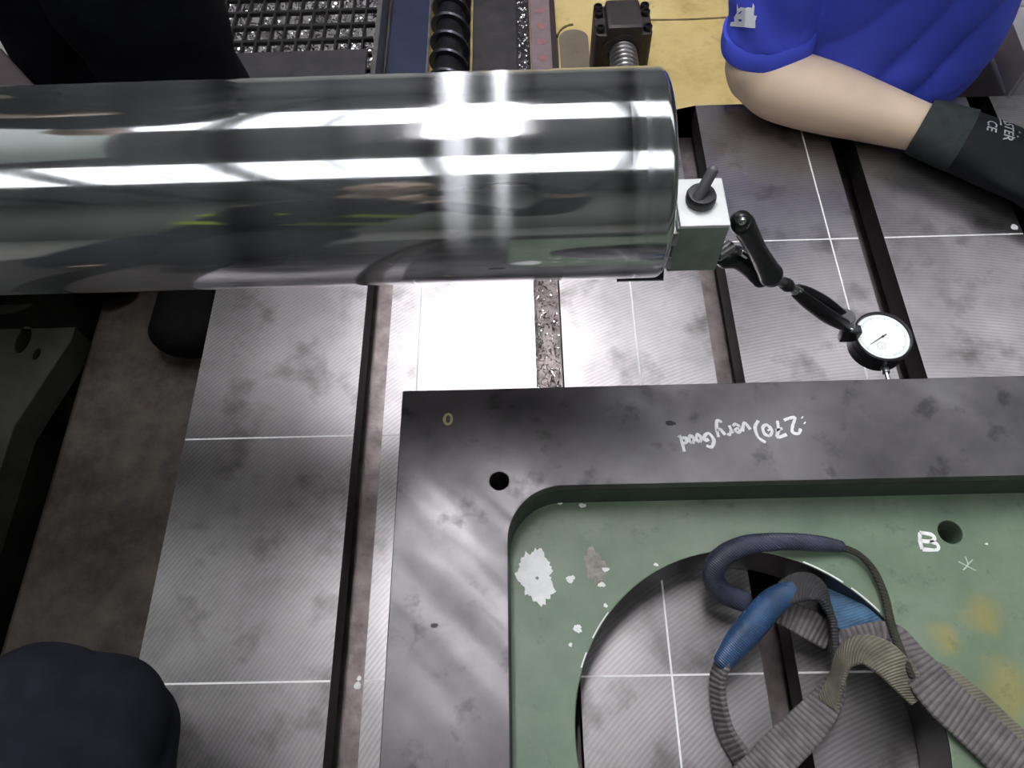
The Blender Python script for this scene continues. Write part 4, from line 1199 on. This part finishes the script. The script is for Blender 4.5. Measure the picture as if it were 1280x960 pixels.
# glove: knitted cuff and coated hand
hd = Vector((0.80, -0.60, -0.02)); hw0 = Vector((0.422, 0.622, 0.034))
bm = B(); HQ = hand(bm, hw0, hd, (0.6, 0.8, 0.1), (0, 0, 1), 0.22, 1.22)
loft(bm, [(0.400, 0.638, 0.037, 0.041, 0.034), (0.427, 0.620, 0.036, 0.046, 0.033), (0.472, 0.590, 0.034, 0.052, 0.030), (0.512, 0.560, 0.030, 0.050, 0.024)], 20, 4)
gl_bm = fuse(bm, 0.0028, 5)
gl_bm.normal_update()
lo = min(v.co.z for v in gl_bm.verts)
if lo < 0.001:
    for v in gl_bm.verts: v.co.z = max(v.co.z, 0.0012)
glv = obj('glove', gl_bm, 'glove', op)
bm = B()
L = []
for (x, y, z, a, b) in cat([(0.380, 0.646, 0.038, 0.0360, 0.0325), (0.388, 0.642, 0.0378, 0.0390, 0.0345), (0.410, 0.630, 0.0370, 0.0430, 0.0350), (0.428, 0.620, 0.0365, 0.0470, 0.0345)], 5):
    aa, bb = frame_of(Vector((0.83, -0.55, -0.02)))
    L.append([Vector((x, y, z)) + aa * math.cos(t) * a + bb * math.sin(t) * b for t in [2 * PI * k / 40 for k in range(40)]])
rings(bm, L, cap=False); bmesh.ops.recalc_face_normals(bm, faces=bm.faces); bmesh.ops.solidify(bm, geom=bm.faces[:], thickness=0.002)
for v in bm.verts: v.co.z = max(v.co.z, 0.0015)
obj('cuff', bm, 'cuff', glv)['label'] = 'dark green knitted cuff'
g_me = B(); g_me.from_mesh(glv.data); bmesh.ops.translate(g_me, verts=g_me.verts, vec=WORG[glv.name])
gtree = BVHTree.FromBMesh(g_me); g_me.free()


def glove_text(s, px, py, size, ang, sx=1.0):
    q = at(px, py, 0.055)
    bm = text_mesh(s, size)
    bmesh.ops.transform(bm, matrix=Matrix.Translation(q) @ Matrix.Rotation(ang, 4, 'Z') @ Matrix.Diagonal((sx, 1, 1, 1)), verts=bm.verts)
    press_on(bm, gtree, (0, 0, -1), 0.0006)
    o = obj('printed_lettering', bm, 'print', glv, smooth=False)
    o['label'] = 'grey printed lettering'


glove_text('MASTER', 1256, 163, 0.0165, math.radians(-112))
glove_text('CE', 1233, 167, 0.0165, math.radians(-112))
for k, (px, py) in enumerate(((1246, 158), (1252, 152), (1270, 172), (1267, 178), (1262, 180))):
    q = at(px, py, 0.055); bm = B()
    mt = Matrix.Translation(q) @ Matrix.Rotation(math.radians(-112), 4, 'Z')
    Lh = 0.011 if k < 2 else 0.0014
    for j in range(4):
        vs = [bm.verts.new(mt @ Vector((-Lh + 2 * Lh * u, v, 0))) for u, v in ((j / 4, -0.0011), ((j + 0.8) / 4, -0.0011), ((j + 0.8) / 4, 0.0011), (j / 4, 0.0011))]
        bm.faces.new(vs)
    bmesh.ops.subdivide_edges(bm, edges=bm.edges[:], cuts=2, use_grid_fill=True)
    press_on(bm, gtree, (0, 0, -1), 0.0006)
    obj('printed_mark', bm, 'print', glv, smooth=False)

# ---------------- worker in dark work clothes behind the spindle
wk = thing('person', 'person in dark navy work clothes standing behind the spindle', 'person', (-0.62, 0.72, wz))
LEG = ((-0.545, 0.66), (-0.70, 0.76))
bm = B()
for x, y in LEG:
    loft(bm, [(-0.70 + (x + 0.62) * 0.9, 0.78, 0.72, 0.095, 0.095), (x, y + 0.02, 0.30, 0.065, 0.065), (x, y + 0.02, 0.05, 0.052, 0.052), (x - 0.005, y + 0.01, -0.07, 0.042, 0.042)], 16, 4, up=(0, 1, 0))
    loft(bm, [(x - 0.01, y + 0.03, -0.115, 0.035, 0.030), (x - 0.025, y - 0.12, -0.118, 0.040, 0.020)], 14, 3)
loft(bm, [(-0.682, 0.79, 0.68, 0.16, 0.11), (-0.758, 0.80, 0.85, 0.145, 0.10), (-0.849, 0.78, 1.05, 0.17, 0.11), (-0.907, 0.77, 1.18, 0.17, 0.095), (-0.943, 0.76, 1.26, 0.07, 0.065), (-0.970, 0.74, 1.32, 0.055, 0.055)], 24, 4, up=(0, 1, 0))
WP = head(bm, (-1.02, 0.71, 1.43), (0.1, -0.9, -0.3))
for s in (-1, 1):
    xx = -0.86 + s * 0.21
    loft(bm, [(-0.90 + s * 0.17, 0.77, 1.17, 0.055, 0.055), (xx, 0.80, 1.02, 0.046, 0.046), (xx + s * 0.02, 0.82, 0.90, 0.040, 0.040), (xx, 0.72, 0.78, 0.034, 0.034), (xx - s * 0.03, 0.64, 0.72, 0.027, 0.027)], 16, 4, up=(0, 1, 0))
    hand(bm, (xx - s * 0.035, 0.625, 0.71), (-s * 0.2, -0.6, -0.6), (-s, -0.2, 0.2), (0, -0.4, 0.8), 0.5)
obj('body', fuse(bm, 0.008, 4), 'skin', wk)
hair_cap(WP, wk); eyes(WP, wk)
bm = B()
for x, y in LEG:
    loft(bm, [(-0.71 + (x + 0.62) * 0.9, 0.78, 0.76, 0.115, 0.115), (x * 0.98 - 0.012, y + 0.04, 0.45, 0.095, 0.098), (x, y + 0.02, 0.28, 0.088, 0.090), (x, y + 0.02, 0.05, 0.080, 0.082), (x, y + 0.02, -0.095, 0.076, 0.080)], 20, 5, up=(0, 1, 0))
loft(bm, [(-0.673, 0.785, 0.66, 0.17, 0.12), (-0.745, 0.80, 0.82, 0.16, 0.115), (-0.781, 0.80, 0.9, 0.155, 0.11)], 24, 4, up=(0, 1, 0))
tb_ = fuse(bm, 0.009, 3); tb_.normal_update()
for v in tb_.verts: v.co += v.normal * 0.004 * math.sin(v.co.z * 45 + 4 * math.sin(v.co.x * 14))
obj('trousers', tb_, 'trouser', wk)
bm = B()
loft(bm, [(-0.736, 0.795, 0.80, 0.17, 0.125), (-0.826, 0.79, 1.0, 0.185, 0.125), (-0.907, 0.775, 1.18, 0.185, 0.11), (-0.939, 0.765, 1.25, 0.085, 0.08)], 24, 5, up=(0, 1, 0))
for s in (-1, 1):
    xx = -0.86 + s * 0.21
    loft(bm, [(-0.90 + s * 0.16, 0.77, 1.17, 0.066, 0.066), (xx, 0.80, 1.02, 0.058, 0.058), (xx + s * 0.02, 0.82, 0.90, 0.053, 0.053), (xx, 0.73, 0.79, 0.046, 0.046), (xx - s * 0.02, 0.67, 0.745, 0.042, 0.042)], 18, 5, up=(0, 1, 0), rnd=False)
obj('jacket', fuse(bm, 0.009, 3), 'trouser', wk)
for x, y in LEG:
    bm = B(); loft(bm, [(x - 0.012, y + 0.055, -0.105, 0.044, 0.043), (x - 0.025, y - 0.06, -0.104, 0.052, 0.044), (x - 0.035, y - 0.20, -0.112, 0.055, 0.036)], 20, 5)
    loft(bm, [(x - 0.003, y + 0.02, -0.10, 0.05, 0.055), (x, y + 0.02, -0.02, 0.052, 0.055)], 18, 3, up=(0, 1, 0))
    obj('boot', fuse(bm, 0.006, 2), 'boot', wk)

# ---------------- person taking the picture, only a knee in view
ph = thing('person', 'navy denim knee of a crouching person at the lower picture corner', 'person', (-0.60, -0.5, wz))
kn_ = Vector((-0.456, -0.064, 0.175)); hp = Vector((-0.52, -0.52, 0.22))
bm = B()
loft(bm, [(*hp, 0.085, 0.085), (*hp.lerp(kn_, 0.5), 0.075, 0.075), (*kn_, 0.055, 0.055)], 18, 4)
loft(bm, [(*kn_, 0.055, 0.055), (-0.56, -0.17, 0.02, 0.05, 0.05), (-0.60, -0.24, -0.08, 0.04, 0.04)], 16, 4, up=(0, 1, 0))
loft(bm, [(-0.60, -0.27, -0.115, 0.035, 0.03), (-0.585, -0.08, -0.125, 0.040, 0.02)], 14, 3)
loft(bm, [(-0.70, -0.54, 0.22, 0.085, 0.085), (-0.76, -0.36, 0.06, 0.072, 0.072), (-0.80, -0.24, -0.05, 0.055, 0.055), (-0.80, -0.45, -0.09, 0.048, 0.048), (-0.79, -0.60, -0.08, 0.036, 0.036)], 16, 4)
loft(bm, [(-0.61, -0.55, 0.18, 0.155, 0.11), (-0.58, -0.58, 0.35, 0.145, 0.105), (-0.50, -0.56, 0.55, 0.165, 0.11), (-0.44, -0.52, 0.70, 0.165, 0.095), (-0.41, -0.49, 0.78, 0.07, 0.065), (-0.39, -0.46, 0.84, 0.055, 0.055)], 24, 4, up=(0, 1, 0))
PP = head(bm, (-0.36, -0.40, 0.94), (0.35, 0.75, -0.5))
loft(bm, [(-0.58, -0.50, 0.70, 0.052, 0.052), (-0.56, -0.43, 0.52, 0.045, 0.045), (-0.50, -0.40, 0.46, 0.04, 0.04), (-0.36, -0.33, 0.60, 0.033, 0.033), (-0.26, -0.27, 0.70, 0.026, 0.026)], 16, 4)
loft(bm, [(-0.29, -0.54, 0.70, 0.052, 0.052), (-0.18, -0.56, 0.55, 0.045, 0.045), (-0.10, -0.52, 0.50, 0.04, 0.04), (-0.06, -0.40, 0.62, 0.033, 0.033), (-0.06, -0.31, 0.70, 0.026, 0.026)], 16, 4)
hand(bm, (-0.25, -0.265, 0.71), (0.5, 0.4, 0.6), (0.3, 0.5, -0.3), (-0.5, 0.3, 0.4), 0.5, 0.86)
hand(bm, (-0.06, -0.30, 0.71), (-0.3, 0.4, 0.6), (-0.6, 0.3, -0.3), (0.5, 0.3, 0.4), 0.5, 0.86)
obj('body', fuse(bm, 0.008, 4), 'skin', ph)
hair_cap(PP, ph); eyes(PP, ph)
for w_, d_, t_, u_ in (((-0.25, -0.265, 0.71), (0.5, 0.4, 0.6), (0.3, 0.5, -0.3), (-0.5, 0.3, 0.4)), ((-0.06, -0.30, 0.71), (-0.3, 0.4, 0.6), (-0.6, 0.3, -0.3), (0.5, 0.3, 0.4))):
    bm = B(); hand(bm, w_, d_, t_, u_, 0.5, 1.12)
    obj('glove', fuse(bm, 0.004, 2), 'glove', ph)
bm = B()
loft(bm, [(*hp, 0.115, 0.115), (*hp.lerp(kn_, 0.5), 0.098, 0.095), (*kn_.lerp(hp, 0.12), 0.088, 0.084), (*kn_, 0.077, 0.074)], 24, 5)
loft(bm, [(*kn_, 0.075, 0.072), (-0.56, -0.17, 0.02, 0.075, 0.075), (-0.60, -0.24, -0.08, 0.07, 0.07)], 18, 4, up=(0, 1, 0), rnd=False)
loft(bm, [(-0.70, -0.54, 0.22, 0.115, 0.115), (-0.76, -0.36, 0.06, 0.09, 0.09), (-0.80, -0.24, -0.05, 0.072, 0.072), (-0.80, -0.45, -0.078, 0.06, 0.06), (-0.79, -0.58, -0.08, 0.055, 0.055)], 18, 4)
loft(bm, [(-0.61, -0.55, 0.16, 0.17, 0.125), (-0.60, -0.57, 0.27, 0.16, 0.12)], 24, 4, up=(0, 1, 0))
tb_ = fuse(bm, 0.006, 30); tb_.normal_update()
for v in tb_.verts:
    x, y, z = v.co
    v.co += v.normal * (0.0045 * abs(math.sin(x * 38 + 12 * y + 2.5 * math.sin(z * 22 + y * 9))) ** 0.6 - 0.001 + 0.0015 * math.sin(y * 95 + 20 * x))
obj('trousers', tb_, 'denim', ph)
bm = B()
loft(bm, [(-0.605, -0.565, 0.23, 0.165, 0.125), (-0.58, -0.58, 0.36, 0.162, 0.12), (-0.50, -0.56, 0.55, 0.18, 0.125), (-0.44, -0.52, 0.70, 0.18, 0.11), (-0.415, -0.495, 0.77, 0.08, 0.075)], 24, 5, up=(0, 1, 0))
loft(bm, [(-0.57, -0.50, 0.70, 0.064, 0.064), (-0.56, -0.43, 0.52, 0.057, 0.057), (-0.50, -0.40, 0.46, 0.053, 0.053), (-0.36, -0.33, 0.60, 0.045, 0.045), (-0.30, -0.295, 0.66, 0.040, 0.040)], 16, 4, rnd=False)
loft(bm, [(-0.30, -0.54, 0.70, 0.064, 0.064), (-0.18, -0.56, 0.55, 0.057, 0.057), (-0.10, -0.52, 0.50, 0.053, 0.053), (-0.06, -0.40, 0.62, 0.045, 0.045), (-0.06, -0.35, 0.665, 0.040, 0.040)], 16, 4, rnd=False)
jk = obj('jacket', fuse(bm, 0.008, 3), 'trouser', ph)
for c, ax_, a, b in (((-0.545, -0.57, 0.45), (0.35, 0.05, 1), 0.178, 0.130), ((-0.50, -0.56, 0.56), (0.35, 0.1, 1), 0.186, 0.132)):
    bm = B(); d = Vector(ax_).normalized(); L = []
    for h, e in ((-0.02, 0), (-0.02, 0.004), (0.02, 0.004), (0.02, 0)):
        L.append([Vector(c) + d * h + Vector((math.cos(t) * (a + e), math.sin(t) * (b + e), -math.cos(t) * (a + e) * d.x - math.sin(t) * (b + e) * d.y)) for t in [2 * PI * k / 48 for k in range(48)]])
    L.append(L[0]); rings(bm, L, cap=False); bmesh.ops.remove_doubles(bm, verts=bm.verts, dist=1e-5)
    obj('reflective_band', bm, 'hivis', ph)
for x, y, yy in ((-0.60, -0.24, -0.06), (-0.79, -0.56, -0.40)):
    bm = B()
    if x > -0.7:
        loft(bm, [(x, -0.275, -0.105, 0.043, 0.043), (x + 0.008, -0.17, -0.105, 0.049, 0.042), (x + 0.015, -0.06, -0.115, 0.050, 0.033)], 18, 5)
    else:
        loft(bm, [(-0.79, -0.58, -0.085, 0.045, 0.045), (-0.79, -0.66, -0.10, 0.048, 0.043), (-0.79, -0.74, -0.116, 0.045, 0.033)], 18, 5)
    obj('boot', fuse(bm, 0.007, 2), 'boot', ph)
